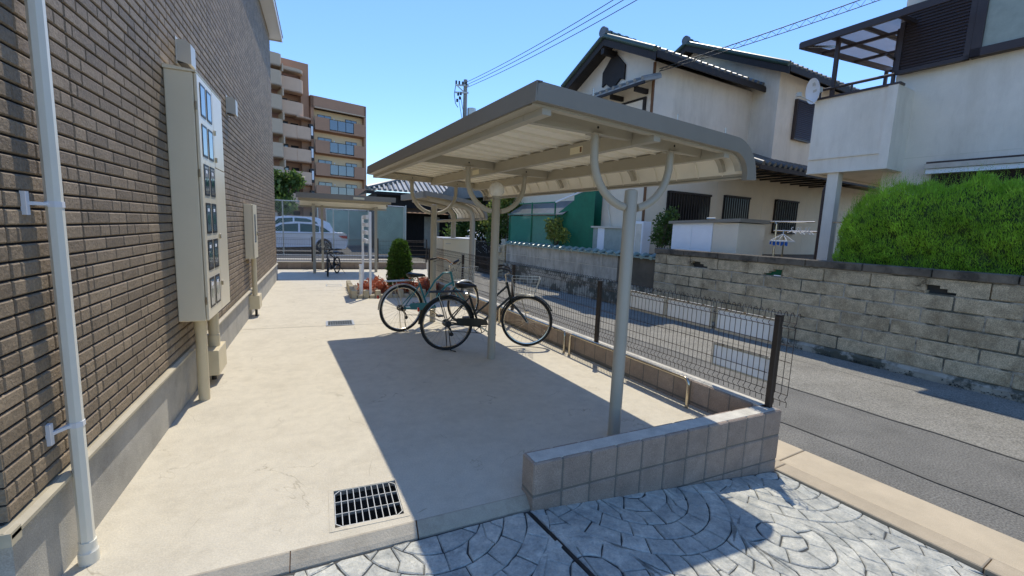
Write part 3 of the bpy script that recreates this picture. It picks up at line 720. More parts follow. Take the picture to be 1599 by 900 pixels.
# posts and junction box below the cabinet
mp = thing('conduit_pipe', 'thick cream conduit from the meter cabinet down into the slab', 'conduit', F0, (-.965,4.47,0))
b = MB(); b.tube([(-.955,4.43,-.01),(-.955,4.43,.60),(-.955,4.43,.61),(-.955,4.43,.735)], [.043,.043,.048,.048], 20); part('pipe', b, 'pipeb', mp, smooth=40)
jb = thing('junction_box', 'cream square junction box on the wall under the meter cabinet', 'junction box', F0, (-.96,5.0,.1))
b = MB(); b.cbox(-1.066,-.905,4.80,5.16,.09,.33,.004); part('box_body', b, 'pipeb', jb)
b = MB(); b.tube([(-.975,5.0,.33),(-.975,5.0,.44),(-.975,5.0,.441),(-.975,5.0,.735)], [.050,.050,.043,.043], 20); part('conduit', b, 'pipeb', jb, smooth=40)
b = MB(); b.tube([(-.96,5.09,.33),(-.96,5.09,.43),(-.96,5.09,.431),(-.96,5.09,.735)], [.02,.02,.016,.016], 12); part('thin_conduit', b, 'pipeb', jb, smooth=40)
b = MB(); b.cyl(-.985,4.98,-.02,.09,.022,10); part('ground_conduit', b, 'black', jb)
# second small utility box
ub = thing('meter_cabinet', 'small cream meter box on the brown wall farther along', 'meter cabinet', F0, (-.98,7.9,.96))
b = MB(); b.cbox(-1.05,-.945,7.70,8.10,.955,1.77,.004); part('cabinet_body', b, 'box', ub)
b = MB(); b.cbox(-.942,-.927,7.70,8.10,.96,1.765,.003); d_ = part('door', b, 'box', ub)
b = MB(); b.box(-.9275,-.924,7.79,7.93,1.2,1.62); part('window_pane', b, 'glass', d_)
b = MB(); b.cbox(-.927,-.91,7.99,8.02,1.30,1.36,.003); part('latch', b, 'stain', d_)
jc = thing('junction_box', 'cream junction box low on the far wall under the small meter box', 'junction box', F0, (-.96,8.1,.1))
b = MB(); b.cbox(-1.066,-.92,8.0,8.3,.13,.35,.004); part('box_body', b, 'pipeb', jc)
b = MB(); b.tube([(-.985,8.05,.35),(-.985,8.05,.95)], .036, 14); part('conduit', b, 'pipeb', jc, smooth=40)
b = MB(); b.cyl(-.985,8.12,-.02,.13,.02,10); part('ground_conduit', b, 'black', jc)
# ================= BICYCLES =================
def wheel(par, cx, R, steer=0, pivot=None, mir=1, rimc='chrome', tr=.0165):
    def T(p):
        if not steer: return p
        px = pivot; x, y = p[0]-px, p[1]; c, s_ = math.cos(steer), math.sin(steer); return (px+c*x-s_*y, s_*x+c*y, p[2])
    n = 40
    b = MB(); b.tube([T((cx,-.03,R)), T((cx,.03,R))], .019, 12); hub = part('wheel', b, rimc, par, smooth=50)
    b = MB(); b.tube([T((cx+(R-tr)*math.cos(2*PI*i/n),0,R+(R-tr)*math.sin(2*PI*i/n))) for i in range(n)], tr, 8, closed=True); part('tyre', b, 'rubber', hub, smooth=60)
    b = MB(); b.tube([T((cx+(R-2*tr-.006)*math.cos(2*PI*i/n),0,R+(R-2*tr-.006)*math.sin(2*PI*i/n))) for i in range(n)], .010, 6, closed=True); part('rim', b, rimc, hub, smooth=60)
    b = MB()
    for i in range(28):
        a = 2*PI*i/28; a2 = a+(.35 if i % 2 else -.35); sy = .028 if (i//2) % 2 else -.028
        b.tube([T((cx+.018*math.cos(a2),sy,R+.018*math.sin(a2))), T((cx+(R-2*tr-.008)*math.cos(a),0,R+(R-2*tr-.008)*math.sin(a)))], .0013, 4, cap=False)
    part('spokes', b, rimc, hub, kind='stuff')
    return T
def fender(par, cx, R, a0, a1, m, T, w=.026):
    b = MB(); n = 18; vs = []
    for i in range(n+1):
        a = rad(a0+(a1-a0)*i/n); 
        for (y, r) in ((-w,R+.004),(-w*.6,R+.018),(0,R+.023),(w*.6,R+.018),(w,R+.004)): vs.append(T((cx+r*math.cos(a), y, R+r*math.sin(a))))
    b.add(vs, [(5*i+k,5*i+k+1,5*i+6+k,5*i+5+k) for i in range(n) for k in range(4)]); return part('mudguard', b, m, par, smooth=60)
def bicycle(label, x, y, yaw, frame_m, steer=0, R=.345, WB=1.12, curved=False, rimc='chrome', rack_m='black', guard_m=None, fend_m='rubber', lean=0, small=False, grip=True):
    fr = (x, y, yaw); t = thing('bicycle', label, 'bicycle', fr, (0,0,0), 'bicycles parked under the canopies'); t.rotation_euler[0] = lean
    I = lambda p: p
    ra = Vector((0,0,R)); fa = Vector((WB,0,R)); bb = Vector((.44*WB/1.12,0,R-.055)); st_ = Vector((.285,0,.70)) if not small else Vector((.20,0,.52))
    hb_, ht = (Vector((WB-.235,0,.66)), Vector((WB-.29,0,.86))) if not small else (Vector((WB-.16,0,.55)), Vector((WB-.20,0,.66)))
    piv = WB-.25
    wheel(t, 0, R, rimc=rimc)
    T = wheel(t, WB, R, steer, piv, rimc=rimc)
    T = T if steer else I
    # frame
    b = MB()
    b.tube([bb, st_+Vector((.0,0,0))], .015, 10)
    if curved:
        b.tube([hb_+Vector((-.01,0,.02)), hb_+Vector((-.12,0,-.02)), hb_+Vector((-.25,0,-.14)), hb_+Vector((-.36,0,-.30)), bb+Vector((.02,0,.04))], .017, 10)
        b.tube([ht+Vector((-.0,0,-.02)), ht+Vector((-.13,0,-.02)), ht+Vector((-.28,0,-.14)), ht+Vector((-.40,0,-.31)), bb*.55+st_*.45], .014, 10)
    elif small:
        b.tube([hb_, bb], .017, 10); b.tube([ht, st_*.9+bb*.1], .015, 10)
    else:
        b.tube([hb_, bb+Vector((.0,0,.01))], .016, 10); b.tube([ht+Vector((.01,0,-.05)), bb*.62+st_*.38], .014, 10)
    b.tube([hb_+Vector((.01,0,-.03)), ht], .018, 12)
    b.tube([bb+Vector((0,-.03,0)), bb+Vector((0,.03,0))], .022, 12)
    for s_ in (-1,1):
        b.tube([bb+Vector((-.02,.02*s_,0)), ra+Vector((.05,.055*s_,0)), ra+Vector((0,.058*s_,0))], .009, 8)
        b.tube([st_*.94+bb*.06, ra+Vector((0,.058*s_,.01))], .008, 8)
    part('frame', b, frame_m, t, smooth=50)
    b = MB()
    b.tube([T(p) for p in (hb_+Vector((.01,0,-.04)), hb_+Vector((.02,0,-.06)))], .02, 8)
    for s_ in (-1,1): b.tube([T(tuple(p)) for p in (hb_+Vector((.015,.0,-.05)), hb_+Vector((.025,.045*s_,-.08)), Vector((WB-.10,.05*s_,R+.12)), fa+Vector((0,.052*s_,0)))], .010, 8)
    part('fork', b, frame_m, t, smooth=50)
    # stem, handlebar
    h0 = ht+Vector((-.02,0,.10)) if not small else ht+Vector((-.01,0,.08))
    b = MB(); b.tube([T(tuple(ht)), T(tuple(h0)), T(tuple(h0+Vector((.05,0,.02))))], .011, 8); part('stem', b, 'chrome', t, smooth=50)
    hp = h0+Vector((.05,0,.02)); b = MB()
    if small: pts = [(0,-.27,.02),(0,-.08,0),(0,.08,0),(0,.27,.02)]
    else: pts = [(-.20,-.28,.05),(-.09,-.25,.08),(.00,-.13,.05),(.02,-.04,0),(.02,.04,0),(.00,.13,.05),(-.09,.25,.08),(-.20,.28,.05)]
    PT = [T(tuple(hp+Vector(p))) for p in pts]; b.tube(PT, .011, 8); hbar = part('handlebar', b, 'orange' if curved else 'black', t, smooth=50)
    for e in (0,-1):
        a, c = Vector(PT[e]), Vector(PT[1 if e == 0 else -2]); b = MB(); b.tube([a-(c-a).normalized()*.02, a+(c-a).normalized()*.10], .0165, 10); part('grip', b, 'black', hbar, smooth=50)
        b = MB(); k = a+(c-a).normalized()*.12; b.tube([k+Vector((.02,0,-.01)), k+Vector((.045,0,-.035)), a+Vector((.05,0,-.04))], .005, 6); part('brake_lever', b, 'black', hbar)
    b = MB(); s1 = -1
    for s_ in (-1,1): b.tube([Vector(T(tuple(hp+Vector((-.06,.2*s_,.06))))), Vector(T(tuple(hp+Vector((.08,.10*s_,.02))))), Vector(T(tuple(hp+Vector((.06,.02*s_,-.12)))))], .0025, 5)
    part('brake_cable', b, 'black', t)
    # seat
    b = MB(); sv = st_+(st_-bb).normalized()*.10; b.tube([st_, sv], .012, 8); part('seat_post', b, 'chrome', t)
    b = MB(); sc = sv+Vector((-.02,0,.03)); secs = [(-.13,.035,.0,.025),(-.115,.085,.005,.035),(-.05,.10,.0,.04),(.03,.055,-.004,.032),(.10,.028,-.006,.026),(.145,.018,-.012,.016)]
    vs = []; n = 10
    for (dx, w_, dz, th) in secs:
        for k in range(n): a = 2*PI*k/n; vs.append((sc.x+dx, w_*math.cos(a), sc.z+dz+th*(math.sin(a) if math.sin(a) > 0 else math.sin(a)*.9)))
    b.add(vs, [(i*n+k, i*n+(k+1) % n, (i+1)*n+(k+1) % n, (i+1)*n+k) for i in range(len(secs)-1) for k in range(n)]+[tuple(reversed(range(n))), tuple((len(secs)-1)*n+k for k in range(n))])
    part('saddle', b, 'skin', t, smooth=60)
    b = MB(); [b.tube([(sc.x-.09+.0,y_,sc.z-.045),(sc.x-.085,y_,sc.z-.02)], .014, 8) for y_ in (-.04,.04)]; part('seat_spring', b, 'chrome', t)
    # drivetrain
    b = MB(); n = 24; cr_ = .085 if not small else .06
    b.tube([bb+Vector((cr_*math.cos(2*PI*i/n),-.045,cr_*math.sin(2*PI*i/n))) for i in range(n)], .005, 5, closed=True)
    for i in range(5): a = 2*PI*i/5; b.tube([bb+Vector((0,-.045,0)), bb+Vector((cr_*math.cos(a),-.045,cr_*math.sin(a)))], .006, 5)
    part('chainring', b, 'black' if not curved else 'stain', t)
    for s_, a in ((-1,-.6),(1,-.6+PI)):
        b = MB(); e = bb+Vector((.165*math.cos(a),.07*s_,.165*math.sin(a)))*1.0; b.tube([bb+Vector((0,.06*s_,0)), e], .010, 6); cr2 = part('crank_arm', b, 'stain', t)
        b = MB(); b.cbox(e.x-.045,e.x+.045,min(e.y,e.y+.09*s_),max(e.y,e.y+.09*s_),e.z-.013,e.z+.013,.004); part('pedal', b, 'black', cr2)
    b = MB()
    for dz in (.0,): 
        b.tube([bb+Vector((0,-.045,cr_)), ra+Vector((0,-.045,.045))], .004, 4); b.tube([bb+Vector((0,-.045,-cr_)), ra+Vector((.04,-.045,-.09)), ra+Vector((.0,-.045,-.045))], .004, 4)
    part('chain', b, 'black', t)
    if guard_m:
        b = MB(); b.prism([(bb.x+.11,bb.z+.02),(bb.x+.08,bb.z+.09),(bb.x-.03,bb.z+.115),(.12,R+.075),(.09,R+.05),(.12,R+.0),(bb.x-.10,bb.z+.02)], 'y', -.062, -.052); part('chain_guard', b, guard_m, t)
    b = MB(); b.tube([(0,-.06,R),(0,-.04,R)], .04, 16); b.tube([(0,.035,R),(0,.075,R)], .045 if not small else .03, 16); part('sprocket', b, 'black', t, smooth=50)
    b = MB(); b.tube([(.0,-.06,R-.02),(.03,-.065,R-.07),(.045,-.06,R-.13)], .010, 6); b.tube([(.045,-.06,R-.13),(.045,-.045,R-.13)], .026, 10); part('derailleur', b, 'black', t)
    if not small:
        fender(t, 0, R, -5, 178, fend_m, I)
        fender(t, WB, R, 25, 168, fend_m, T)
        b = MB()
        for s_ in (-1,1): b.tube([(0,.05*s_,R),(-.10,.04*s_,R+.30),(-.12,.03*s_,2*R+.01)], .003, 5); b.tube([(0,.05*s_,R),(-.30,.03*s_,R+.13)], .003, 5)
        part('mudguard_stay', b, 'chrome', t)
        # rear rack
        b = MB(); zr = 2*R+.065
        for y_ in (-.065,-.022,.022,.065): b.tube([(.20,y_*.5,zr-.005),(.12,y_,zr),(-.24,y_,zr)], .005, 6)
        b.tube([(-.24,-.065,zr),(-.24,.065,zr)], .005, 6); b.tube([(0,-.065,zr),(0,.065,zr)], .005, 6)
        for s_ in (-1,1): b.tube([(-.12,.065*s_,zr),(0,.062*s_,R+.02)], .005, 6)
        part('rear_rack', b, rack_m, t)
        # two leg stand
        b = MB()
        for s_ in (-1,1): b.tube([(0,.07*s_,R),(.015,.08*s_,.15),(.03,.10*s_,.02),(.09,.11*s_,.004)], .007, 6)
        b.tube([(.03,-.10,.02),(.03,.10,.02)], .006, 6)
        part('kickstand', b, 'chrome' if curved else 'black', t)
        # basket
        b = MB(); x0, x1, z0, z1 = WB-.20, WB+.10, .70, .93
        tp = [(x0-.02,-.17,z1),(x1+.05,-.17,z1),(x1+.05,.17,z1),(x0-.02,.17,z1)]; bt = [(x0+.02,-.12,z0),(x1-.02,-.12,z0),(x1-.02,.12,z0),(x0+.02,.12,z0)]
        def mixp(p, q, f): return tuple(p[i]+(q[i]-p[i])*f for i in range(3))
        for f in (0,.33,.66,1): b.tube([T(mixp(bt[i],tp[i],f)) for i in range(4)], .0022 if f < 1 else .004, 4, closed=True)
        for i in range(4):
            j = (i+1) % 4
            for f in np.linspace(0,1,8)[:-1]: b.tube([T(mixp(bt[i],bt[j],f)), T(mixp(tp[i],tp[j],f))], .0018, 4, cap=False)
        for f in np.linspace(.12,.88,6): b.tube([T(mixp(bt[0],bt[1],f)), T(mixp(bt[3],bt[2],f))], .0018, 4, cap=False); b.tube([T(mixp(bt[0],bt[3],f)), T(mixp(bt[1],bt[2],f))], .0018, 4, cap=False)
        part('basket', b, 'galv', t)
        b = MB(); b.tube([T((x0+.1,0,z0-.005)), T((WB,.055,R+.02))], .004, 5); b.tube([T((x0+.1,0,z0-.005)), T((WB,-.055,R+.02))], .004, 5); part('basket_stay', b, 'chrome', t)
        b = MB(); q = T((WB-.03,-.075,R+.14)); b.tube([q, (q[0]+.05,q[1],q[2])], [.018,.028], 10); part('headlight', b, 'chrome', t)
        b = MB(); b.cbox(-.375,-.355,-.02,.02,R+.17,R+.22,.003); part('reflector', b, 'carlt', t)
    else:
        b = MB(); b.tube([(.0,.06,R),(-.06,.22,.0)], .006, 6); part('kickstand', b, 'black', t)
    return t
bicycle('black city bicycle with front basket, parked nearest between the canopy posts', 1.44, 5.39, rad(1), 'dgreen', steer=rad(-26), WB=1.09, guard_m='dgreen', fend_m='dgreen')
bicycle('teal city bicycle with curved frame and brown swept handlebar behind the black one', 1.06, 6.52, rad(18), 'teal', steer=rad(8), curved=True, rack_m='galv', guard_m='teal', fend_m='galv')
bicycle('small black childs bicycle parked in the shaded far bay', .42, 14.35, rad(-112), 'black', R=.255, WB=.92, small=True, steer=rad(18), rimc='black')
# ================= SMALL THINGS IN THE YARD =================
sh = thing('storage_locker', 'tall cream steel storage locker beyond the bicycles', 'locker', F0, (3.0,10.5,0))
b = MB(); b.cbox(2.62,3.42,10.30,10.95,.04,1.25,.01); part('locker_body', b, 'box', sh)
b = MB(); b.box(2.60,3.44,10.28,10.97,1.25,1.275); part('locker_top', b, 'panel', sh)
b = MB(); b.cbox(2.63,3.0,10.285,10.30,.07,1.23,.004); d_ = part('door', b, 'box', sh)
for z in (.52,.53):
    pass
b = MB(); b.cbox(2.69,2.72,10.265,10.285,.50,.54,.004); b.cbox(2.84,2.87,10.265,10.285,.47,.51,.004); part('knob', b, 'black', d_)
b = MB(); b.box(2.68,2.80,10.282,10.284,1.13,1.15); part('name_tag', b, 'grey', d_)
# mid cantilever canopy with tube rafters
c2 = thing('cycle_canopy', 'small cantilever canopy with two fat bent tubes over the storage locker', 'canopy', FU, (1.6,7.3,0))
for u in (6.6, 7.75):
    b = MB(); pts = [(1.62,u,0),(1.62,u,1.72)]+[(1.62-.26+.26*math.cos(rad(a)), u, 1.72+.26*math.sin(rad(a))) for a in (20,40,60,75)]+[(.40,u,2.16)]
    pts[-1] = (.62,u,2.11)
    b.tube(pts, .058, 14); part('bent_post', b, 'can', c2, smooth=50)
b = MB(); b.box(.42,.50,6.35,8.05,2.10,2.22); part('fascia', b, 'canroof', c2)
b = MB(); b.prism([(.46,2.235),(1.5,2.10),(1.72,2.02),(1.84,1.86),(1.86,1.74),(1.80,1.74),(1.78,1.84),(1.68,1.96),(1.48,2.03),(.46,2.14)], 'y', 6.33, 6.38); part('end_fascia', b, 'canroof', c2)
b = MB(); pr = [(.5,2.17),(1.5,2.06),(1.70,1.98),(1.81,1.85),(1.83,1.76)]; b.sheet(pr, 6.38, 8.05, .006); part('roof_sheet', b, 'deck', c2, smooth=40)
for i in range(8):
    b = MB(); b.sheet([(p[0]-.01,p[1]-.02) for p in pr], 6.42+.21*i, 6.435+.21*i, .02); part('roof_rib', b, 'can', c2)
b = MB(); b.tube([(1.85,6.38,1.74),(1.85,8.05,1.74)], .03, 8); part('gutter', b, 'can', c2)
b = MB(); b.tube([(1.80,6.5,1.73),(1.2,7.4,1.66),(1.08,7.7,1.64),(1.08,7.75,1.5),(1.08,7.75,0)], .03, 10); part('downpipe', b, 'can', c2, smooth=50)
b = MB(); b.tube([(1.74,6.9,0),(1.74,6.9,1.78)], .026, 8); part('side_pole', b, 'panel', c2)
# far canopy
c3 = thing('cycle_canopy', 'far bicycle canopy with straight front edge beside the parked white car', 'canopy', F0, (.6,14.5,0))
for x, y in ((-.20,14.42),(1.58,14.72),(.03,15.45)):
    b = MB(); b.box(x-.04,x+.04,y-.04,y+.04,0,2.03) if y < 15 else b.box(x-.035,x+.035,y-.03,y+.03,.0,2.02); part('post', b, 'can', c3)
b = MB(); b.box(-.62,2.02,13.60,13.66,2.16,2.30); part('front_fascia', b, 'canroof', c3)
b = MB(); b.prism([(13.62,2.30),(14.9,2.36),(15.3,2.28),(15.5,2.08),(15.46,2.06),(15.26,2.22),(14.9,2.28),(13.62,2.2)], 'x', 1.98, 2.03); part('end_fascia', b, 'canroof', c3)
for k in range(13):
    b = MB(); x0 = -.6+.2*k; vs = []; pr = [(13.66,2.27),(14.9,2.31),(15.2,2.26),(15.42,2.12),(15.46,1.98)]
    for x in (x0+.0,x0+.2): vs += [(x,p[0],p[1]) for p in pr]
    b.add(vs, [(i,i+1,5+i+1,5+i) for i in range(4)]); part('roof_panel', b, 'deck', c3)
for a in ((-.6,2.0,14.4,14.46,2.13,2.24),(-.6,2.0,15.0,15.06,2.13,2.24),(-.6,2.0,15.44,15.50,1.95,2.0)): b = MB(); b.box(*a); part('beam', b, 'can', c3)
b = MB(); b.box(.85,1.15,13.592,13.598,2.19,2.25); part('caution_label', b, 'yellow', c3)
for x in (-.2,1.58): b = MB(); b.bar((x,14.45,2.0),(x,15.45,1.98),.06,.07); part('arm', b, 'can', c3)
# sign board edge on: two posts with small plates, and a stub post, in the flower bed
sg = thing('plate_stand', 'thin twin post stand with small white plates in the flower bed', 'sign stand', F0, (.95,9.9,0))
for x, y in ((.93,9.70),(.85,10.55)): b = MB(); b.box(x-.022,x+.022,y-.022,y+.022,0,1.78 if y < 10 else 1.70); part('post', b, 'panel', sg)
for z in (1.66,1.50,1.34,1.16): b = MB(); b.cbox(.84,.90,9.74,10.5,z-.03,z+.05,.003); part('plate', b, 'white', sg)
b = MB(); b.cyl(.745,9.72,0,.66,.038,14); b.cyl(.745,9.72,.66,.70,.044,14); solo('bollard', b, 'panel', F0, (.745,9.72,0), 'short pale stub post at the corner of the flower bed', 'bollard', smooth=40)
# flower bed: stone edging, soil, plants
fb = thing('flower_bed', 'flower bed edged with alternating high and low cream stones', 'flower bed', F0, (1.5,10.3,0))
hi = {}
def edge(x, y, w, d, h): b = MB(); b.cbox(x-w/2,x+w/2,y-d/2,y+d/2,-.01,h+random.uniform(-.006,.006),.008); part('edging_stone', b, 'stone', fb)
x = .60
k = 0
while x < 2.55: edge(x, 9.62, .105, .10, (.17,.07)[k % 2]); x += .118; k += 1
y = 9.74; k = 1
while y < 11.3: edge(.58, y, .10, .105, (.17,.07)[k % 2]); y += .118; k += 1
b = MB(); b.box(.62,2.6,9.66,11.3,-.01,.05); part('soil', b, 'earth', fb)
for i in range(15):
    cx, cy = random.uniform(.75,2.5), random.uniform(9.8,10.3) if i < 11 else random.uniform(10.3,11.1)
    b = MB(); c = RS.normal(size=(170,3))*(.07,.07,.05)+(cx,cy,.16); b.leaves(c, .065, up=.5)
    solo('flowering_plant', b, 'red', F0, (cx,cy,.05), 'low red orange leafy bedding plant in the stone edged flower bed', 'plant', 'red leafed plants in the flower bed')
def crown(b, c, r, n, size, rs=RS, shell=.55, up=.2, lump=.25, asp=.5):
    d = rs.normal(size=(n,3)); d /= np.linalg.norm(d,axis=1)[:,None]
    f = 1+lump*np.sin(d[:,0]*5+c[0])*np.sin(d[:,1]*6+c[1]*2)*np.cos(d[:,2]*5)
    rr = (shell+(1-shell)*rs.rand(n)**.6)*f
    b.leaves(d*rr[:,None]*np.array(r)+np.array(c), size, rs, up, asp)
cy = thing('cypress_shrub', 'clipped green cone shaped conifer standing in the flower bed', 'shrub', F0, (1.68,10.65,0))
b = MB()
for k in range(9):
    z = .15+.115*k; r = .30*math.sqrt(max(.05,1-((z-.42)/.78)**2)) if z > .42 else .30
    crown(b, (1.68,10.65,z), (r,r,.13), 1500, .045, up=1.2, shell=.75, lump=.1)
part('foliage', b, 'cyp', cy)
b = MB(); b.cyl(1.68,10.65,0,.5,.03,8); part('trunk', b, 'bark', cy)
# ================= PARKING LOT =================
sheetobj('parking_lot', [(-40,3.45,15.85,60)], 'lot', F0, -.03)
sheetobj('lot_strip', [(-40,3.4,16.9,17.5),(-40,3.4,19.6,20.1)], 'conc', F0, -.02)
def car(label, x, y, rot, m, roof, L=4.85, suv=False):
    t = thing('parked_car', label, 'car', (x,y,rot), (0,0,0))
    h = .88; W2 = .9
    body = [(0,.28),(.05,.55),(.10,.72),(.35,.80),(1.3,.90),(2.6,.94),(4.2,.96),(4.72,.98),(4.83,.92),(4.88,.62),(4.84,.35),(4.75,.24),(.1,.22)]
    def wellpoly(body):
        o = [p for p in body if p[1] > .3]; low = [(4.75,.24)]
        for cx in (3.82, .95):
            low += [(cx+.37*math.cos(rad(a)), .33+.37*math.sin(rad(a))) for a in range(-14, 196, 15)]
        low += [(.1,.22)]
        return o+low
    wp = wellpoly(body)
    b = MB(); n = len(wp)
    secs = [(-W2,0),(-W2+.0,0)]
    vs = []
    for (yy, k) in ((-W2+.06,.05),(-W2,.0),(W2,.0),(W2-.06,.05)):
        for (px_, pz) in wp: vs.append((px_+(k if px_ < 2.4 else -k)*.6, yy, pz-(k if pz > .7 else -k*0)*.9))
    b.add(vs, [(j*n+i, j*n+(i+1) % n, (j+1)*n+(i+1) % n, (j+1)*n+i) for j in range(3) for i in range(n)]+[tuple(reversed(range(n))), tuple(3*n+i for i in range(n))])
    part('body', b, m, t, smooth=30)
    H = roof
    gl = [(1.05,.88),(1.95,H-.08),(2.5,H),(3.3,H-.02),(3.9,H-.20),(4.45,.97)] if not suv else [(.9,.88),(1.7,H-.1),(2.4,H),(3.9,H-.03),(4.5,H-.3),(4.75,.95)]
    b = MB(); n = len(gl); vs = []
    for (yy, k) in ((-.70,.0),(.70,.0)):
        for (px_, pz) in gl: f = (pz-.88)/(H-.88); vs.append((px_, yy*(1.2-.22*f), pz))
    b.add(vs, [(i, i+1, n+i+1, n+i) for i in range(n-1)]+[tuple(range(n)), tuple(reversed(range(n,2*n)))]); part('roof', b, m, t, smooth=25)
    xa = (3.0, 3.0)
    for s_ in (-1,1):
        def gp(px_, pz): f = (pz-.88)/(H-.88); return (px_, s_*(.70*(1.2-.22*f)+.006), pz)
        e = gl
        for poly in ([(1.45,.99),(2.05,H-.14),(2.72,H-.08),(2.72,.99)], [(2.80,.99),(2.80,H-.08),(3.35,H-.10),(3.62,H-.18),(3.62,.99)], [(3.67,.99),(3.67,H-.19),(3.86,H-.26),(4.12,1.0)]):
            b = MB(); b.add([gp(*p) for p in poly], [tuple(range(len(poly)))]); part('side_window', b, 'carglass', t)
        b = MB(); b.box(4.42,4.86,s_*.905,s_*.60,.74,.88) if False else b.add([(4.45,s_*.904,.86),(4.84,s_*.904,.86),(4.86,s_*.904,.72),(4.62,s_*.904,.74),(4.84,s_*.5,.88),(4.885,s_*.5,.72)], [(0,1,2,3),(1,4,5,2)]); part('tail_light', b, 'carlt', t)
        for cx in (.95, 3.82):
            b = MB(); b.tube([(cx,s_*.70,.33),(cx,s_*.89,.33)], .33, 28); w_ = part('wheel', b, 'rubber', t, smooth=50)
            b = MB(); b.tube([(cx,s_*.885,.33),(cx,s_*.897,.33)], .235, 28); part('rim_dish', b, 'black', w_)
            b = MB(); b.tube([(cx+.235*math.cos(2*PI*i/28),s_*.897,.33+.235*math.sin(2*PI*i/28)) for i in range(28)], .012, 6, closed=True)
            for i in range(10): a = 2*PI*i/10; b.bar((cx,s_*.9,.33),(cx+.23*math.cos(a),s_*.9,.33+.23*math.sin(a)),.035,.012)
            part('rim', b, 'chrome', w_)
        for xx in (2.55,3.45): b = MB(); b.box(xx,xx+.16,s_*.90,s_*.93,.80,.825); part('door_handle', b, m, t)
    b = MB(); b.box(4.0,4.9,-.5,.5,.35,.36) if False else b.box(4.86,4.895,-.26,.26,.60,.74); part('number_plate', b, 'panel', t)
    b = MB(); b.box(.3,4.6,-.8,.8,.16,.26); part('underside', b, 'black', t)
    return t
car('white sedan parked beyond the far fence, tail pointing right', -3.72, 23.9, rad(1), 'carw', 1.45)
car('white wagon parked behind the white sedan, roof showing above it', -4.1, 27.0, rad(1), 'carw', 1.72, suv=True)
car('distant pale car seen through the chain link above the wagon roof', -4.5, 37.5, rad(0), 'panel', 1.5)
# chain link fence behind the cars
def chain(name, label, x0, x1, y, z0, z1, posts, step=.11, net=False):
    t = thing(name, label, 'fence', F0, ((x0+x1)/2, y, z0))
    for p in posts: b = MB(); b.cyl(p,y,z0,z1,.028,8); part('post', b, 'galv', t)
    for z in (z0+.04, z1): b = MB(); b.tube([(x0,y,z),(x1,y,z)], .022, 6); part('rail', b, 'galv', t)
    H = z1-z0; b = MB(); x = x0-H
    while x < x1:
        for s_ in (1,-1):
            a, c = x, x+H
            za, zc = z0, z1
            if a < x0: za += x0-a; a = x0
            if c > x1: zc -= c-x1; c = x1
            if c-a > .02:
                b.tube([(a,y,za),(c,y,zc)] if s_ > 0 else [(a,y+.01,z1-(za-z0)),(c,y+.01,z1-(zc-z0))], .0032, 3, cap=False)
        x += step
    part('chain_link', b, 'galv', t, kind='stuff')
    return t
chain('chain_link_fence', 'grey chain link fence in front of the white cars', -4, 3.62, 21.6, -.03, 2.33, [-3.5,-1.5,.5,2.0,3.6])
nf = thing('net_fence', 'tall fence hung with teal green netting beyond the white car', 'fence', F0, (2.5,29,0))
b = MB(); b.box(.3,4.9,30.0,30.02,.05,2.2); part('net', b, 'mesh', nf)
b = MB(); b.add([(3.7,21.75,.2),(4.9,30,.05),(4.9,30,2.2),(3.7,21.75,2.33)], [(0,1,2,3)]); part('net', b, 'mesh', nf)
b = MB(); b.box(2.3,3.58,21.66,21.665,.1,2.3); part('net', b, 'mesh', nf)
for x,y in ((3.7,21.7),(4.1,24.5),(4.5,27.2),(4.9,30),(3.2,30),(1.6,30),(.3,30)): b = MB(); b.cyl(x,y,0,2.4,.03,8); part('post', b, 'galv', nf)
b = MB(); b.tube([(3.7,21.7,2.36),(4.9,30,2.3)], .025, 6); part('rail', b, 'galv', nf)
b = MB(); b.tube([(.3,30,2.25),(4.9,30,2.25)], .025, 6); part('rail', b, 'galv', nf)
pm_ = thing('vending_sign', 'white pole sign with small panel standing in the parking lot', 'sign', F0, (-.2,33,0))
b = MB(); b.cyl(-.2,33,0,2.9,.04,8); part('pole', b, 'galv', pm_)
b = MB(); b.cbox(-.75,.2,32.95,33.02,2.4,3.0,.01); part('sign_panel', b, 'panel', pm_)
# ================= APARTMENT BLOCK =================
ra = rad(18.58); AX = (-9.5, 62.0)
FA = (-7.6, 62.0, ra)       # local x along facade to the right, y into the block
ap = thing('apartment_block', 'brown and cream apartment block with curved balconies beyond the parking lot', 'building', FA, (0,0,0))
def abox(nm, m, *a, par=None): b = MB(); b.box(*a); return part(nm, b, m, par or ap)
abox('wall', 'aptbr', 6.95,14.15,.6,14,0,16.6)
abox('wall', 'aptbr', -9,6.9,1.2,14,0,20.4)
abox('side_pier', 'aptbr', 6.95,7.30,-.2,.6,0,16.9); abox('side_pier', 'aptbr', 13.85,14.15,-.2,.6,0,16.9)
abox('roof_band', 'aptbr', 6.95,14.15,-.2,.6,15.5,17.0); abox('roof_band', 'aptbr', -9,6.9,.3,1.2,19.6,20.7)
abox('right_pier', 'aptbr', 5.95,6.9,.3,1.2,0,19.6); abox('stair_tower', 'aptpk', 6.9,8.1,4,9,0,18.4)
b = MB(); b.tube([(7.3,5,18.5),(7.3,5,20.2)],1.0,20); part('stair_cap', b, 'aptpk', ap, smooth=40)
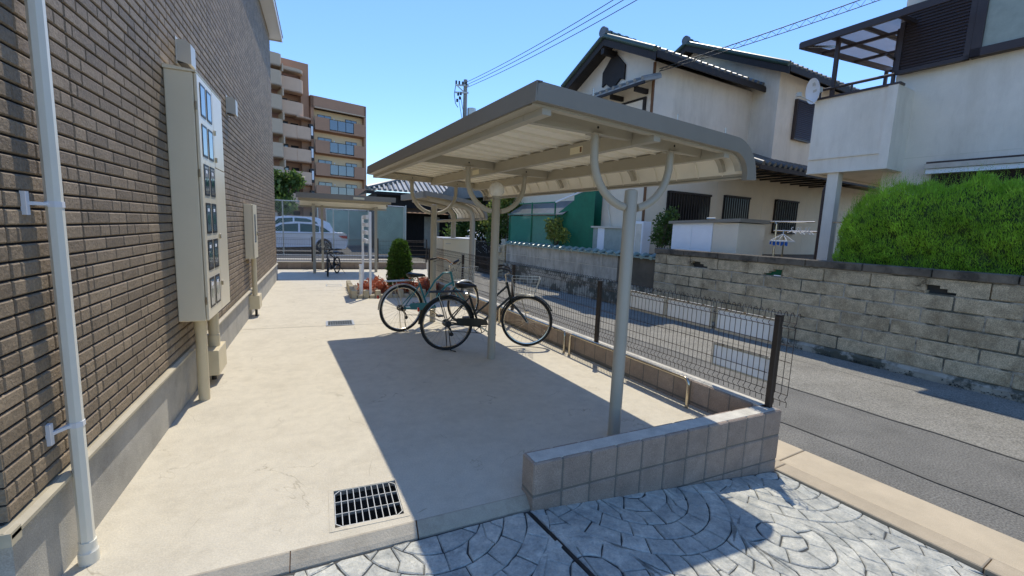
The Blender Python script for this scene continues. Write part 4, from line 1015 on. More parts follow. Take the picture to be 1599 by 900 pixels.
for k in range(6):
    z = 14.4-2.82*k
    if z < 0: break
    abox('back_wall', 'aptcr', 7.30,13.85,.50,.60,z-1.4,z+1.15)
    abox('balcony_slab', 'aptbr', 7.30,13.85,-.55,.55,z-1.52,z-1.36)
    for (a, c) in ((7.30,9.1),(12.3,13.85)):
        abox('parapet', 'aptbr', a,c,-.60,-.48,z-1.52,z+.05)
    rl = abox('glass_railing', 'glass', 9.12,12.28,-.55,-.53,z-1.25,z-.05)
    for x in (9.12,10.17,11.22,12.26): abox('rail_post', 'black', x-.03,x+.03,-.58,-.50,z-1.3,z+.03, par=rl)
    b = MB(); b.box(9.12,12.28,-.58,-.50,z-.02,z+.03); part('handrail', b, 'black', ap)
    for (a, c) in ((7.95,9.7),(11.55,13.1)):
        fr_ = abox('window', 'brown', a,c,.46,.50,z-1.3,z+.57)
        abox('pane', 'glass', a+.06,(a+c)/2-.03,.44,.46,z-1.2,z+.5, par=fr_); abox('pane', 'glass', (a+c)/2+.03,c-.06,.42,.44,z-1.2,z+.5, par=fr_)
    abox('ac_unit', 'panel', 10.3,11.0,.0,.4,z-1.35,z-.75)
    abox('ceiling_lamp', 'panel', 10.0,10.12,.44,.5,z+.2,z+.4)
abox('awning', 'aptgr', 7.30,13.85,-.6,.5,15.5,15.62)
def curvedbalc(x0, x1, z0, z1, m, depth=1.1, rr=1.0, nm='curved_balcony'):
    o = [(x0,.3),(x0,-depth)]+[(x1-rr+rr*math.sin(rad(a)), -depth+rr*.8-rr*.8*math.cos(rad(a))) for a in range(0,91,10)]+[(x1,.3)]
    b = MB(); b.prism(o, 'z', z0, z0+.14)
    i_ = [(x0+.1,.3),(x0+.1,-depth+.12)]+[(x1-rr+(rr-.12)*math.sin(rad(a)), -depth+rr*.8-(rr*.8-.12)*math.cos(rad(a))) for a in range(0,91,10)]+[(x1-.12,.3)]
    n = len(o); vs = []
    for (p, q) in zip(o, i_): vs += [(*p,z0),(*p,z1),(*q,z1),(*q,z0+.14)]
    b.add(vs, [(4*i+k, 4*i+4+k, 4*i+4+(k+1) % 4, 4*i+(k+1) % 4) for i in range(n-1) for k in range(3)])
    return part(nm, b, m, ap, smooth=35)
for k in range(7):
    zt = 18.45-2.72*k; wide = 6.0 if k < 2 else 6.75
    curvedbalc(3.35, wide, zt-1.75, zt-.15, 'aptpk')
    if k >= 1: curvedbalc(5.0, 6.85, zt-1.72 if k > 1 else zt-1.9, zt-.16 if k > 1 else zt-1.7, 'aptpk', depth=1.15)
    curvedbalc(1.2, 3.3, zt-1.6, zt+.1, 'aptgr', depth=1.9, rr=.5)
    abox('divider', 'aptgr', 3.28,3.42,-1.9,.3,zt+.1,zt+.95)
    w_ = abox('window', 'black', 3.6,4.6,1.14,1.2,zt-1.2,zt+.55); abox('pane', 'glass', 4.15,4.5,1.12,1.14,zt-.2,zt+.3, par=w_)
    w_ = abox('door', 'dwood', 4.9,5.8,1.14,1.2,zt-1.6,zt+.45)
    abox('recess_wall', 'aptbr', 3.3,5.95,1.16,1.2,zt-1.6,zt+1.0)
    if k >= 2: 
        l_ = abox('stair_window', 'black', 6.55,7.05,-.75,-.25,zt-1.35,zt+.35); abox('pane', 'panel', 6.75,6.98,-.78,-.75,zt-1.0,zt+.1, par=l_)
curvedbalc(3.35, 6.0, 19.0, 19.45, 'aptgr'); curvedbalc(1.2, 3.3, 19.0, 20.4, 'aptgr', depth=1.9, rr=.5)
# trees in front of the apartment block
def tree(label, x, y, z0, h, r, n, size, m='leaf', lean=0, clusters=9, tr=.12, name='tree', fr=F0):
    t = thing(name, label, 'tree', fr, (x,y,z0))
    b = MB(); ct = z0+h*.55; b.tube([(x,y,z0),(x+lean*.3,y,z0+h*.35),(x+lean*.6,y,z0+h*.7)], [tr,tr*.75,tr*.4], 8)
    cs = []
    for k in range(clusters):
        a = random.uniform(0,2*PI); d_ = random.uniform(.15,.75)*r; cz = z0+h*random.uniform(.42,.95); c = (x+lean+d_*math.cos(a), y+d_*math.sin(a), cz); cs.append(c)
        b.tube([(x+lean*.4,y,z0+h*.4), c], [tr*.4,tr*.12], 5)
    part('trunk', b, 'bark', t, smooth=50)
    b = MB()
    for c in cs: rr = r*random.uniform(.32,.55); crown(b, c, (rr,rr,rr*.8), n//clusters, size, shell=.35, lump=.35)
    part('crown', b, m, t); return t
tree('bushy tree rising above the chain link fence in front of the apartment block', -3.0, 40, 0, 5.3, 1.7, 5000, .32, 'leaf', clusters=14, tr=.2)
# ================= UTILITY POLE AND WIRES =================
pd = Vector((.29826,1,.31738)); PO = pd*26; 
up_ = thing('utility_pole', 'concrete utility pole with transformer and crossarm rising behind the canopy', 'utility pole', F0, (PO.x,PO.y,0))
b = MB(); b.cyl(PO.x,PO.y,-.4,HC+PO.z+.0,.17,12,.11); part('pole', b, 'pole', up_, smooth=50)
b = MB(); b.cyl(PO.x+.38,PO.y-.1,HC+PO.z-2.6,HC+PO.z-1.55,.25,16); part('transformer', b, 'galv', up_, smooth=50)
zt = HC+PO.z
b = MB()
for z in (zt-.35, zt-.75): b.bar((PO.x-.62,PO.y-.12,z-.05),(PO.x+.15,PO.y-.12,z+.03),.08,.08)
b.bar((PO.x-.55,PO.y-.12,zt-.4),(PO.x-.1,PO.y-.12,zt-.72),.05,.05); part('crossarm', b, 'galv', up_)
b = MB()
for x in (-.58,-.4,-.2,0): b.cyl(PO.x+x,PO.y-.12,zt-.36,zt-.16,.05,8)
for (x,z) in ((-.45,-.95),(-.35,-1.15),(-.5,-1.3),(-.3,-.9)): b.cyl(PO.x+x,PO.y-.12,zt+z,zt+z+.16,.06,8)
part('insulator', b, 'black', up_)
b = MB(); b.tube([(PO.x-.6,PO.y-.12,zt-.4),(PO.x-.68,PO.y-.12,zt-.9),(PO.x-.6,PO.y-.12,zt-1.4),(PO.x-.45,PO.y-.12,zt-1.6)], .02, 5); b.tube([(PO.x-.4,PO.y-.12,zt-1.2),(PO.x-.05,PO.y-.12,zt-2.9)], .015, 5); b.tube([(PO.x-.3,PO.y-.12,zt-1.0),(PO.x,PO.y-.12,zt-2.4)], .015, 5); part('cable_drop', b, 'black', up_)
def sag(a, c, s_, n=24): a, c = Vector(a), Vector(c); return [a+(c-a)*(i/n)-Vector((0,0,s_*4*(i/n)*(1-i/n))) for i in range(n+1)]
def wires(name, label, ends, s_, r):
    for i, (a, c) in enumerate(ends):
        b = MB(); b.tube(sag(a, c, s_), r, 5, cap=False); solo(name, b, 'black', F0, (0,0,0), label[i], 'cable', 'power lines strung from the pole', smooth=60)
T_ = (PO.x, PO.y, zt)
wires('power_line', ['upper thin power line sloping from the utility pole over the canopy','middle power line from the utility pole over the canopy','lower power line from the utility pole over the canopy'],
  [((PO.x,PO.y,zt-.15),(11.5,-5,10.6)), ((PO.x,PO.y,zt-.3),(11.75,-5,10.5)), ((PO.x,PO.y,zt-.45),(12.1,-5,10.35))], .75, .014)
sw = thing('service_cable', 'zigzag wrapped service cable crossing the sky to the white house gable', 'cable', F0, (8,9.7,5.75))
A_ = Vector((8.0,9.68,5.72)); B_ = Vector((13.6,5.3,7.95)); b = MB(); b.tube(sag(A_, B_, .06), .012, 5, cap=False); b.tube(sag(A_-Vector((0,0,.06)), B_-Vector((0,0,.17)), .09), .010, 5, cap=False); part('cable', b, 'black', sw)
u_ = sag(A_, B_, .06, 60); l_ = sag(A_-Vector((0,0,.06)), B_-Vector((0,0,.17)), .09, 60); b = MB(); b.tube([(u_ if i % 2 else l_)[i] for i in range(61)], .006, 4, cap=False); part('wrap_wire', b, 'black', sw)
# ================= RIGHT SIDE: OLD BLOCK WALL WITH HEDGE =================
bw = thing('garden_wall', 'tall weathered brown concrete block wall along the far side of the road', 'wall', FQ, (8.05,3,-.28))
BLN, RH, ZB, ZC = .635, .21, -.14, 1.12
holes = {(5,6.02):1, (5,4.33):2, (5,2.30):3}
for r in range(6):
    z = ZB+r*RH; q = 7.12; off = BLN/2 if r % 2 else 0; q_end = -7.5
    first = True
    while q > q_end:
        L = (BLN-off) if first and off else BLN; first = False
        q0 = q-L; hole = None
        for (hr, hq) in holes:
            if hr == r and q0 < hq <= q: hole = hq
        d = random.uniform(-.002,.002)
        if hole:
            # stepped openwork notch at the lower edge of this block
            w = .27; poly = [(q0+.004,z),(max(q0+.03,hole-w),z),(max(q0+.03,hole-w),z+.035),(hole-.18,z+.035),(hole-.18,z+.075),(hole-.10,z+.075),(hole-.10,z+.115),(hole+.10,z+.115),(hole+.10,z+.075),(hole+.18,z+.075),(hole+.18,z+.035),(min(q-.03,hole+w),z+.035),(min(q-.03,hole+w),z),(q-.004,z),(q-.004,z+RH-.008),(q0+.004,z+RH-.008)]
            b = MB(); b.prism(poly, 'x', 8.0+d, 8.15); part('block', b, 'wblock', bw)
        else:
            k = ('w', round(L,3))
            if k not in blk: b = MB(); b.cbox(0,.15,.0045,L-.0045,0,RH-.012,.013); blk[k] = mesh_of(b, m='wblock')
            inst('block', blk[k], bw, (8.0+d, q0, z))
        q = q0
b = MB(); b.box(8.0075,8.14,-7.4,7.10,ZB-.01,ZC-RH); b.box(8.0075,8.14,-7.4,7.1,ZC-.02,ZC+.01); part('mortar_core', b, 'footing', bw)
q = 7.14
while q > -7.4:
    b = MB(); b.cbox(7.975,8.185,q-.80,q-.006,ZC,ZC+.12,.012); part('coping_stone', b, 'coping', bw); q -= .806
b = MB(); n = 140; vs = []
for i in range(n+1):
    qq = 7.12-14.5*i/n; k = random.uniform(.0,.045) if i % 2 else random.uniform(0,.02)
    vs += [(7.965+k*.4,qq,-.5),(7.965+k*.4,qq,-.20+k*.8),(8.02,qq,-.14+k*.5)]
b.add(vs, [(3*i+j,3*i+j+1,3*i+4+j,3*i+3+j) for i in range(n) for j in (0,1)]); part('footing', b, 'footing', bw)
# mossy ragged dirt along the wall foot
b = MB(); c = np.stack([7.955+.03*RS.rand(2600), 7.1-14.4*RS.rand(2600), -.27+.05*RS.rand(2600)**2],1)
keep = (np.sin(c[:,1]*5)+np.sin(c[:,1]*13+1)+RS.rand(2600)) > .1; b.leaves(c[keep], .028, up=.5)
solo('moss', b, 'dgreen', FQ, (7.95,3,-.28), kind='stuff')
for (hr, hq), kind in holes.items():   # what closes the openings at the back
    b = MB(); b.box(8.09,8.11,hq-.3,hq+.3,ZB+5*RH,ZB+5*RH+.16); part('hole_back', b, 'green' if kind == 2 else 'grout', bw, label='dark openwork hole in the top course')
b = MB(); b.box(8.01,8.03,4.10,4.42,ZB+5*RH+.0,ZB+5*RH+.015); part('hole_sill', b, 'panel', bw)
b = MB(); b.box(8.05,8.07,2.38,2.56,ZB+5*RH,ZB+5*RH+.07); part('hole_back', b, 'wjoint', bw)
# earth behind the wall
b = MB(); b.box(8.19,30,-12,8.5,-.4,1.02); solo('raised_garden', b, 'earth', FQ, (8.2,0,0), kind='structure')
# hedge
hd = thing('hedge', 'bright green feathery hedge growing above the old block wall', 'hedge', FQ, (8.9,1,1.2))
b = MB(); nb = 150000
q = -6+9.70*RS.rand(nb); t_ = RS.rand(nb)
def hprof(q, t_):     # t 0 = foot of the front, .4 = shoulder, 1 = over the top to the back
    ef = np.clip((3.70-q)/.95, 0, 1); ef = (1-(1-ef)**2.3)**.42
    top = 1.62+.83*ef+.035*np.sin(q*6.3)+.03*np.sin(q*14+2); ry = .30+.26*ef; sh = top-.42*ef-.12
    fr_ = t_ < .42; a = np.clip((t_-.42)/.58, 0, 1)*PI*.8
    n_ = np.where(fr_, -ry*(1+.05*np.sin(q*8+t_*20)), -ry*np.cos(a)); z_ = np.where(fr_, 1.2+(sh-1.2)*t_/.42, sh+(top-sh)*np.sin(a))
    on = np.where(fr_, -1., -np.cos(a)); oz = np.where(fr_, .1, np.sin(a)); return n_, z_, on, oz, top, ef
n_, z_, on, oz, topz, ef = hprof(q, t_)
bump_ = .055*np.sin(q*17+z_*9)*np.sin(z_*23-q*5)+.04*np.sin(q*7.7-z_*11)
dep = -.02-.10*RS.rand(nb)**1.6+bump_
cen = np.stack([8.80+n_+on*dep, q, np.maximum(1.2, z_+oz*dep)], 1)
out = np.stack([on, .8*np.clip((q-3.2)/.5, 0, 1), oz], 1)
d = out*.45+RS.normal(size=(nb,3))*.30+np.array([0,0,.85]); d /= np.linalg.norm(d,axis=1)[:,None]
e = RS.normal(size=(nb,3)); e -= (e*d).sum(1)[:,None]*d; e /= np.linalg.norm(e,axis=1)[:,None]
sprig = (np.sin(q*31+z_*7)*np.sin(q*19-z_*17) > .35)
sz = (.028+.05*RS.rand(nb)**2)[:,None]*(1+1.3*(sprig*(oz > .3)*RS.rand(nb)))[:,None]
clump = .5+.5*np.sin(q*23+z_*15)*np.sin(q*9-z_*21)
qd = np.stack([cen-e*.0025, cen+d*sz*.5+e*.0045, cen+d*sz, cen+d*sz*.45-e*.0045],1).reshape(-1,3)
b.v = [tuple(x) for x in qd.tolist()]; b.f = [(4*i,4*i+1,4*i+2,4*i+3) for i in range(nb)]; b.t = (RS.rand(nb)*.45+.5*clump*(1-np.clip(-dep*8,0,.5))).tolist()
o_ = len(b.v); ns = 3600; qs = 3.66-7.5*RS.rand(ns)**1.2; ts = .10+.66*RS.rand(ns)**.7; n_, z_, on, oz, _, _ = hprof(qs, ts)
for i in range(ns):
    base = np.array([8.80+n_[i], qs[i], z_[i]]); dr = np.array([on[i]*.35, .1*RS.normal(), .9])+RS.normal(size=3)*.12; dr /= np.linalg.norm(dr); Ls = (.06+.12*RS.rand())*(1+.5*(oz[i] > .6)); c_ = .55+.45*RS.rand()
    for k in range(11):
        f_ = k/10; p_ = base+dr*Ls*f_; w_ = RS.normal(size=3); w_ -= w_.dot(dr)*dr; w_ /= np.linalg.norm(w_); l_ = .032*(1-.6*f_); tip = p_+(dr*.8+w_*.6)*l_; sd2 = np.cross(dr, w_)*.0032
        o = len(b.v); b.v += [tuple(p_), tuple((p_+tip)/2+sd2), tuple(tip), tuple((p_+tip)/2-sd2)]; b.f.append((o,o+1,o+2,o+3)); b.t.append(c_)
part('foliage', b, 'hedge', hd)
b = MB(); n = 70; vs = []; m_ = 12
for i in range(n+1):
    qq = -6+9.66*i/n; tt = np.array([0,.14,.28,.42,.5,.58,.66,.74,.82,.9,.96,1.0]); n2_, z2_, on2, oz2, _, _ = hprof(np.full(12, qq), tt)
    for k in range(m_): vs.append((8.80+n2_[k]-on2[k]*.10, qq, z2_[k]-oz2[k]*.10))
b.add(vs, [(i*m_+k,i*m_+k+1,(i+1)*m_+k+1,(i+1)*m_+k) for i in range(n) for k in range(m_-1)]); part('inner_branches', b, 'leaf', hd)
# ================= RIGHT WHITE HOUSE =================
h2 = thing('white_house', 'large white stucco house with balcony and brown shutters behind the hedge', 'building', FQ, (10,0,1))
def hb(par, nm, m, *a, **k): b = MB(); b.box(*a); return part(nm, b, m, par, **k)
QC = 3.76; NM = 9.9
hb(h2,'wall','stucco', NM,18,-12,QC,.9,6.6)
for q_ in (1.9,.1): hb(h2,'wall_joint','wjoint', NM-.003,NM+.001,q_-.006,q_+.006,1.0,4.4)
hb(h2,'wall_joint','wjoint', NM-.003,NM+.001,-10,QC-.02,3.02,3.03)
sh_ = hb(h2,'shutter_box','brown', NM-.12,NM,2.83,3.72,4.46,5.50)
for i in range(19):
    b = MB(); z = 4.52+.05*i; b.prism([(NM-.14,z),(NM-.12,z+.045),(NM-.118,z+.045),(NM-.118,z)], 'y', 2.87, 3.68); part('shutter_slat', b, 'brown', sh_)
for a in ((2.80,2.87,4.44,5.52),(3.68,3.745,4.44,5.52),(2.8,3.745,4.44,4.505),(2.8,3.745,5.47,5.53)): hb(h2,'shutter_frame','brown',NM-.15,NM-.10,*a) if False else part('shutter_frame', MB().box(NM-.155,NM-.12,*a), 'brown', sh_)
wf = hb(h2,'window','brown', NM-.10,NM,.8,2.80,4.46,5.62)
part('curtain', MB().box(NM-.112,NM-.101,.9,2.70,4.58,5.5), 'curtain', wf)
part('pane', MB().box(NM-.118,NM-.1125,.9,2.70,4.58,5.5), 'net', wf) if False else None
for a in ((2.68,2.80,4.46,5.62),(1.72,1.80,4.5,5.6),(.8,2.8,4.46,4.58),(.8,2.8,5.52,5.62)): part('sash', MB().box(NM-.15,NM-.115,*a), 'brown', wf)
lwf = hb(h2,'window','brown', NM-.06,NM,-1.5,3.05,1.3,2.86)
part('pane', MB().box(NM-.075,NM-.062,-1.4,2.95,1.4,2.70), 'glassb', lwf)
part('shutter_rail', MB().box(NM-.20,NM-.05,-1.5,3.12,2.80,2.88), 'galv', lwf); part('shutter_rail', MB().box(NM-.17,NM-.05,-1.5,3.10,2.72,2.795), 'panel', lwf)
part('shutter_rail', MB().box(NM-.19,NM-.05,-1.5,3.10,2.883,2.91), 'brown', lwf)
# balcony
BQ0, BQ1, BN = 3.47, 4.74, 9.3
hb(h2,'balcony_wall','stucco', BN,BN+.14,BQ0,BQ1,2.80,4.15)
hb(h2,'balcony_wall','stucco', BN+.14,18,BQ1-.14,BQ1,2.80,4.15)
hb(h2,'balcony_wall','stucco', BN+.14,NM+.05,BQ0,BQ0+.14,2.80,4.15)
hb(h2,'balcony_trim','stucco', BN-.02,BN+.0,BQ0,BQ1,3.06,3.10); hb(h2,'balcony_trim','stucco', BN-.025,BN-.0,BQ0,BQ0+.14,2.80,4.15); hb(h2,'balcony_trim','stucco',BN-.02,BN,BQ0+.14,BQ1,2.80,2.83)
hb(h2,'balcony_floor','stucco', BN+.14,18,BQ0+.14,BQ1-.14,2.82,3.0)
hb(h2,'parapet_cap','brown', BN-.03,BN+.16,BQ0-.02,BQ1+.02,4.15,4.185)
b = MB(); b.tube([(BN+.02,BQ0+.1,4.33),(BN+.02,BQ1-.05,4.33)], .025, 8); [b.tube([(BN+.02,q_,4.18),(BN+.02,q_,4.33)], .018, 6) for q_ in (BQ0+.12,BQ0+.7,BQ1-.06)]; part('handrail', b, 'brown', h2)
pr_ = hb(h2,'pillar','stucco', BN+.02,BN+.20,4.20,4.38,.95,2.80)
b = MB(); b.tube([(BN+.30,4.47,2.78),(BN+.30,4.47,2.68),(BN+.24,4.50,2.5),(BN+.24,4.50,1.0)], .035, 8); part('downpipe', b, 'brown', h2)
# balcony roof of translucent sheets
def bm(nm, a, c, w, h, m='brown', par=None): b = MB(); b.bar(a, c, w, h); return part(nm, b, m, par or h2)
zf = lambda n_: 5.19+.09*(n_-9.2)
rf = bm('balcony_roof_beam', (9.15,2.9,zf(9.15)+.04),(9.15,5.05,zf(9.15)),.06,.11)
bm('balcony_roof_beam', (9.15,5.05,zf(9.15)),(13.0,5.05,zf(13)),.06,.10)
for q_ in (3.55,4.05,4.55): bm('balcony_roof_rafter', (9.18,q_,zf(9.18)-.0),(12.9,q_,zf(12.9)),.045,.06)
for n_ in (9.9,11.2,12.9): bm('balcony_roof_rafter', (n_,3.5,zf(n_)-.05),(n_,5.02,zf(n_)-.05),.05,.05)
for i in range(3):
    q0, q1 = (3.55,4.05,4.55)[i], (4.05,4.55,5.02)[i]
    b = MB(); b.add([(9.18,q0,zf(9.18)+.05),(12.9,q0,zf(12.9)+.05),(12.9,q1,zf(12.9)+.05),(9.18,q1,zf(9.18)+.05)],[(0,1,2,3)]); b.add([(9.18,q0,zf(9.18)+.056),(12.9,q0,zf(12.9)+.056),(12.9,q1,zf(12.9)+.056),(9.18,q1,zf(9.18)+.056)],[(3,2,1,0)]); part('roof_sheet', b, 'poly', h2)
bm('balcony_post', (9.36,4.50,4.15),(9.36,4.50,5.2),.06,.06); bm('balcony_post', (12.6,4.98,3.0),(12.6,4.98,5.4),.06,.06)
bm('balcony_post', (9.9,3.80,4.1),(9.9,3.80,5.25),.05,.05); bm('brace', (9.36,4.5,5.05),(9.25,4.95,5.17),.03,.03,'chrome')
bm('drying_pole', (9.5,3.8,4.75),(11.5,3.9,4.8),.03,.03)
# eave roof above
b = MB(); b.prism([(9.2,6.6),(18,9.6),(18,9.5),(9.2,6.45)], 'y', -12, QC+.6); part('roof', b, 'tileg', h2)
# satellite dish
sd_ = thing('satellite_dish', 'white satellite dish fixed to the balcony corner of the right house', 'satellite dish', FQ, (9.2,4.72,4.2))
b = MB(); vs = []; n = 24; cD = Vector((9.15,4.74,4.30)); ax = Vector((-.80,.50,-.15)).normalized(); e1 = ax.cross(Vector((0,0,1))).normalized(); e2 = e1.cross(ax)
for ri, (r, dd) in enumerate(((0,-.05),(.09,-.043),(.16,-.022),(.21,0.0))):
    for k in range(n): a = 2*PI*k/n; vs.append(cD+e1*r*math.cos(a)+e2*r*1.08*math.sin(a)+ax*dd*1.0)
for (r, dd) in ((.21,-.006),(.16,-.030),(.09,-.052),(0,-.06)):
    for k in range(n): a = 2*PI*k/n; vs.append(cD+e1*r*math.cos(a)+e2*r*1.08*math.sin(a)+ax*dd)
b.add(vs, [(i*n+k,i*n+(k+1) % n,(i+1)*n+(k+1) % n,(i+1)*n+k) for i in range(7) for k in range(n)]); part('dish', b, 'white', sd_, smooth=50)
b = MB(); b.bar(cD-ax*.05, cD-ax*.16, .09,.09); b.bar(cD-ax*.14, (9.33,4.7,4.33),.03,.03); part('mount', b, 'grey', sd_)
b = MB(); b.bar(cD-e2*.2-ax*.0, cD+ax*.24-e2*.05,.012,.012); b.obox(cD+ax*.25-e2*.03, ax, e1, e2, .04,.03,.035); part('feed_arm', b, 'grey', sd_)
b = MB(); b.obox(cD+ax*(-.03)+e2*.12, ax, e1, e2, .002,.035,.028); b.obox(cD+ax*(-.045), ax, e1, e2, .002,.05,.02); part('plate_mark', b, 'grey', sd_)
# ================= MIDDLE WHITE HOUSE (two gables) =================
h1 = thing('white_house', 'two gabled white stucco house with barred windows and dark tiled roofs', 'building', FQ, (12,10,1))
NW_, QS = 9.2, 8.7
hb(h1,'wall','stucco', NW_,13.45,QS,12.0,3.6,5.95)
hb(h1,'wall','stucco2', NW_,40,QS+.0,16.5,.3,3.6)
hb(h1,'wall','stucco', 13.45,20,7.9,13.0,3.75,6.35); hb(h1,'wall','stucco', 20,40,7.95,13.0,3.75,6.35)
b = MB(); b.prism([(8.7,5.95),(12.0,5.95),(10.2,6.80)], 'x', NW_, NW_+4.6); part('gable_wall', b, 'stucco', h1)
b = MB(); b.prism([(7.9,6.35),(13.9,6.35),(11.0,7.75)], 'x', 13.45, 20); part('gable_wall', b, 'stucco', h1)
def roofslab(n0, n1, qe, ze, qr, zr_, th=.10, m='dwood'):
    b = MB(); b.prism([(qe,ze-th),(qe,ze),(qr,zr_),(qr,zr_-th)], 'x', n0, n1); part('roof_slope', b, m, h1)
    L = math.hypot(qr-qe, zr_-ze); k = int((n1-n0)/.26)
    d = Vector((0,qr-qe,zr_-ze)).normalized()
    rb = MB()
    for i in range(k):
        n_ = n0+.13+i*.26; rb = MB(); rb.tube([(n_,qe-.0,ze+.02),(n_,qr,zr_+.02)], .065, 8); part('tile_row', rb, 'tileg', h1, smooth=60)
roofslab(8.75,13.9,8.30,6.02,10.2,6.92); roofslab(8.75,13.9,12.0,6.0,10.2,6.92)
roofslab(13.05,20.5,7.45,6.33,11.0,7.95); roofslab(13.05,20.5,14.3,6.4,11.0,7.95)
for (n0,n1,q_,z_) in ((8.70,13.9,10.2,7.0),(13.0,20.5,11.0,8.03)):
    b = MB(); b.tube([(n0,q_,z_),(n1,q_,z_)], .10, 10); part('ridge_tile', b, 'tilegr', h1, smooth=60)
    b = MB(); b.tube([(n0-.05,q_,z_+.02),(n0+.06,q_,z_+.02)], .14, 12); part('ridge_end', b, 'tileg', h1)
    i = 0; x = n0+.2
    while x < n1: b = MB(); b.tube([(x,q_,z_-.01),(x+.05,q_,z_-.01)], .125, 10); part('ridge_band', b, 'tilegr', h1); x += .3
def verge(n_, q0, z0, q1, z1):
    b = MB(); b.prism([(q0,z0-.24),(q0,z0-.06),(q1,z1-.06),(q1,z1-.24)], 'x', n_, n_+.04); part('bargeboard', b, 'dwood', h1)
    b = MB(); b.tube([(n_+.0,q0,z0+.02),(n_+.0,q1,z1+.02)], .075, 8); part('verge_tile', b, 'tilegr', h1, smooth=60)
verge(8.72,8.28,6.0,10.2,6.92); verge(8.72,12.02,6.0,10.2,6.92); verge(13.02,7.43,6.32,11.0,7.95); verge(13.02,14.3,6.4,11.0,7.95)
for (n0,n1,q_,z_) in ((8.8,13.9,8.30,5.93),(13.1,20,7.45,6.24)): hb(h1,'eave_board','dwood',n0,n1,q_-.02,q_+.02,z_-.08,z_+.05)
b = MB(); b.prism([(10.2,6.6),(9.75,6.15),(9.75,5.75),(9.9,5.82),(10.2,5.6),(10.5,5.82),(10.65,5.75),(10.65,6.15)], 'x', NW_-.06, NW_); part('gable_vent', b, 'dwood', h1)
hb(h1,'beam','dwood', NW_-.06,NW_,8.65,12.0,5.50,5.62); hb(h1,'beam','dwood', NW_-.5,NW_,10.14,10.26,6.45,6.6)
b = MB(); b.prism([(8.62,5.30),(8.62,5.36),(9.2,5.56),(9.2,5.48)], 'y', 8.45, 12.1); part('pent_roof', b, 'tilep', h1)
for i in range(14): b = MB(); b.tube([(8.60,8.52+.26*i,5.38),(9.2,8.52+.26*i,5.58)], .05, 8); part('tile_row', b, 'tilep', h1, smooth=60)
hb(h1,'pent_board','dwood', 8.60,8.64,8.45,12.1,5.24,5.31)
for q_ in (8.9,9.8,10.7): hb(h1,'bracket','dwood', 8.75,9.2,q_-.04,q_+.04,5.18,5.30)
wf = hb(h1,'window','dwood', NW_-.05,NW_,8.9,10.3,4.2,5.12); part('shutter_panel', MB().box(NW_-.07,NW_-.051,8.98,9.6,4.25,5.05), 'stucco', wf); part('pane', MB().box(NW_-.065,NW_-.052,9.62,10.22,4.25,5.05), 'glassb', wf)
b = MB(); b.tube([(NW_-.05,8.66,5.9),(NW_-.05,8.66,1.0)], .04, 8); part('downpipe', b, 'orange', h1)
b = MB(); b.tube([(NW_-.04,10.1,3.0),(NW_-.04,10.05,2.2),(NW_-.04,9.8,1.4)], .015, 6); part('cable', b, 'wjoint', h1)
def barred(n0, n1, z0, z1, k, slats='dwood', pane='glassb'):
    w_ = hb(h1,'window','dwood', n0,n1,QS-.04,QS,z0,z1); part('pane', MB().box(n0+.05,n1-.05,QS-.05,QS-.041,z0+.05,z1-.05), pane, w_)
    for i in range(k): x = n0+(n1-n0)*(i+.5)/k; part('window_bar', MB().box(x-.02,x+.02,QS-.10,QS-.07,z0+.02,z1-.02), slats, w_)
    for z in (z0+.03,z1-.03): part('window_rail', MB().box(n0,n1,QS-.11,QS-.065,z-.03,z+.03), slats, w_)
barred(10.05,11.85,1.55,2.75,16); barred(12.55,13.8,1.75,2.80,11); barred(15.3,16.65,1.72,2.85,10,'dwood','curtain')
for x in (12.2,14.6,17.3): hb(h1,'wall_joint','wjoint', x-.006,x+.006,QS-.003,QS,1.0,3.5)
dr = hb(h1,'door','wjoint', 19.2,22.0,QS-.05,QS,.9,2.7)
uw = hb(h1,'shutter_box','brown', 14.35,15.3,7.80,7.9,4.55,5.72)
for i in range(20): z = 4.6+.055*i; b = MB(); b.prism([(7.78,z),(7.80,z+.05),(7.80,z)], 'x', 14.38, 15.27); part('shutter_slat', b, 'brown', uw)
# pent roof with shining tiles
b = MB(); b.prism([(7.15,3.42),(7.15,3.48),(8.7,4.10),(8.7,3.98)], 'x', 11.7, 40); part('pent_roof', b, 'dwood', h1)
for i in range(31): b = MB(); b.tube([(11.83+.265*i,7.13,3.52),(11.83+.265*i,8.7,4.14)], .07, 8); part('tile_row', b, 'tileg', h1, smooth=60)
hb(h1,'eave_board','dwood', 11.7,20,7.13,7.17,3.36,3.46)
for i in range(10): hb(h1,'rafter_end','dwood', 11.9+.6*i,11.96+.6*i,7.17,8.7,3.38,3.43)
# white shed on the wall top, AC, shrub between
s1 = thing('garden_shed', 'low white panelled shed with grey brown lid just behind the old block wall', 'shed', FQ, (8.6,6.2,1.0))
for (a, c, m) in ((5.42,5.98,'stucco2'),(5.99,6.5,'panel'),(6.505,7.02,'panel')): part('panel', MB().cbox(8.38,9.3,a,c,1.0,1.84,.006), m, s1)
b = MB(); b.prism([(5.36,1.855),(7.10,1.80),(7.10,1.86),(5.36,1.925)], 'x', 8.33, 9.4); part('lid', b, 'canroof', s1)
b = MB(); b.tube([(8.32,5.9,1.92),(8.32,6.1,1.92)], .02, 6); part('lid_handle', b, 'galv', s1)
s2 = thing('garden_shed', 'small pale grey metal shed beside the green tarp behind the tile topped wall', 'shed', FQ, (9.0,9.7,1.0))
for (a, c, m) in ((9.1,9.85,'wjoint'),(9.86,10.15,'panel'),(10.16,10.35,'wjoint')): part('panel', MB().cbox(8.9,9.15,a,c,.9,1.66,.004), 'curtain' if m == 'wjoint' else m, s2)
part('lid', MB().box(8.86,9.18,9.05,10.42,1.66,1.71), 'grey', s2)
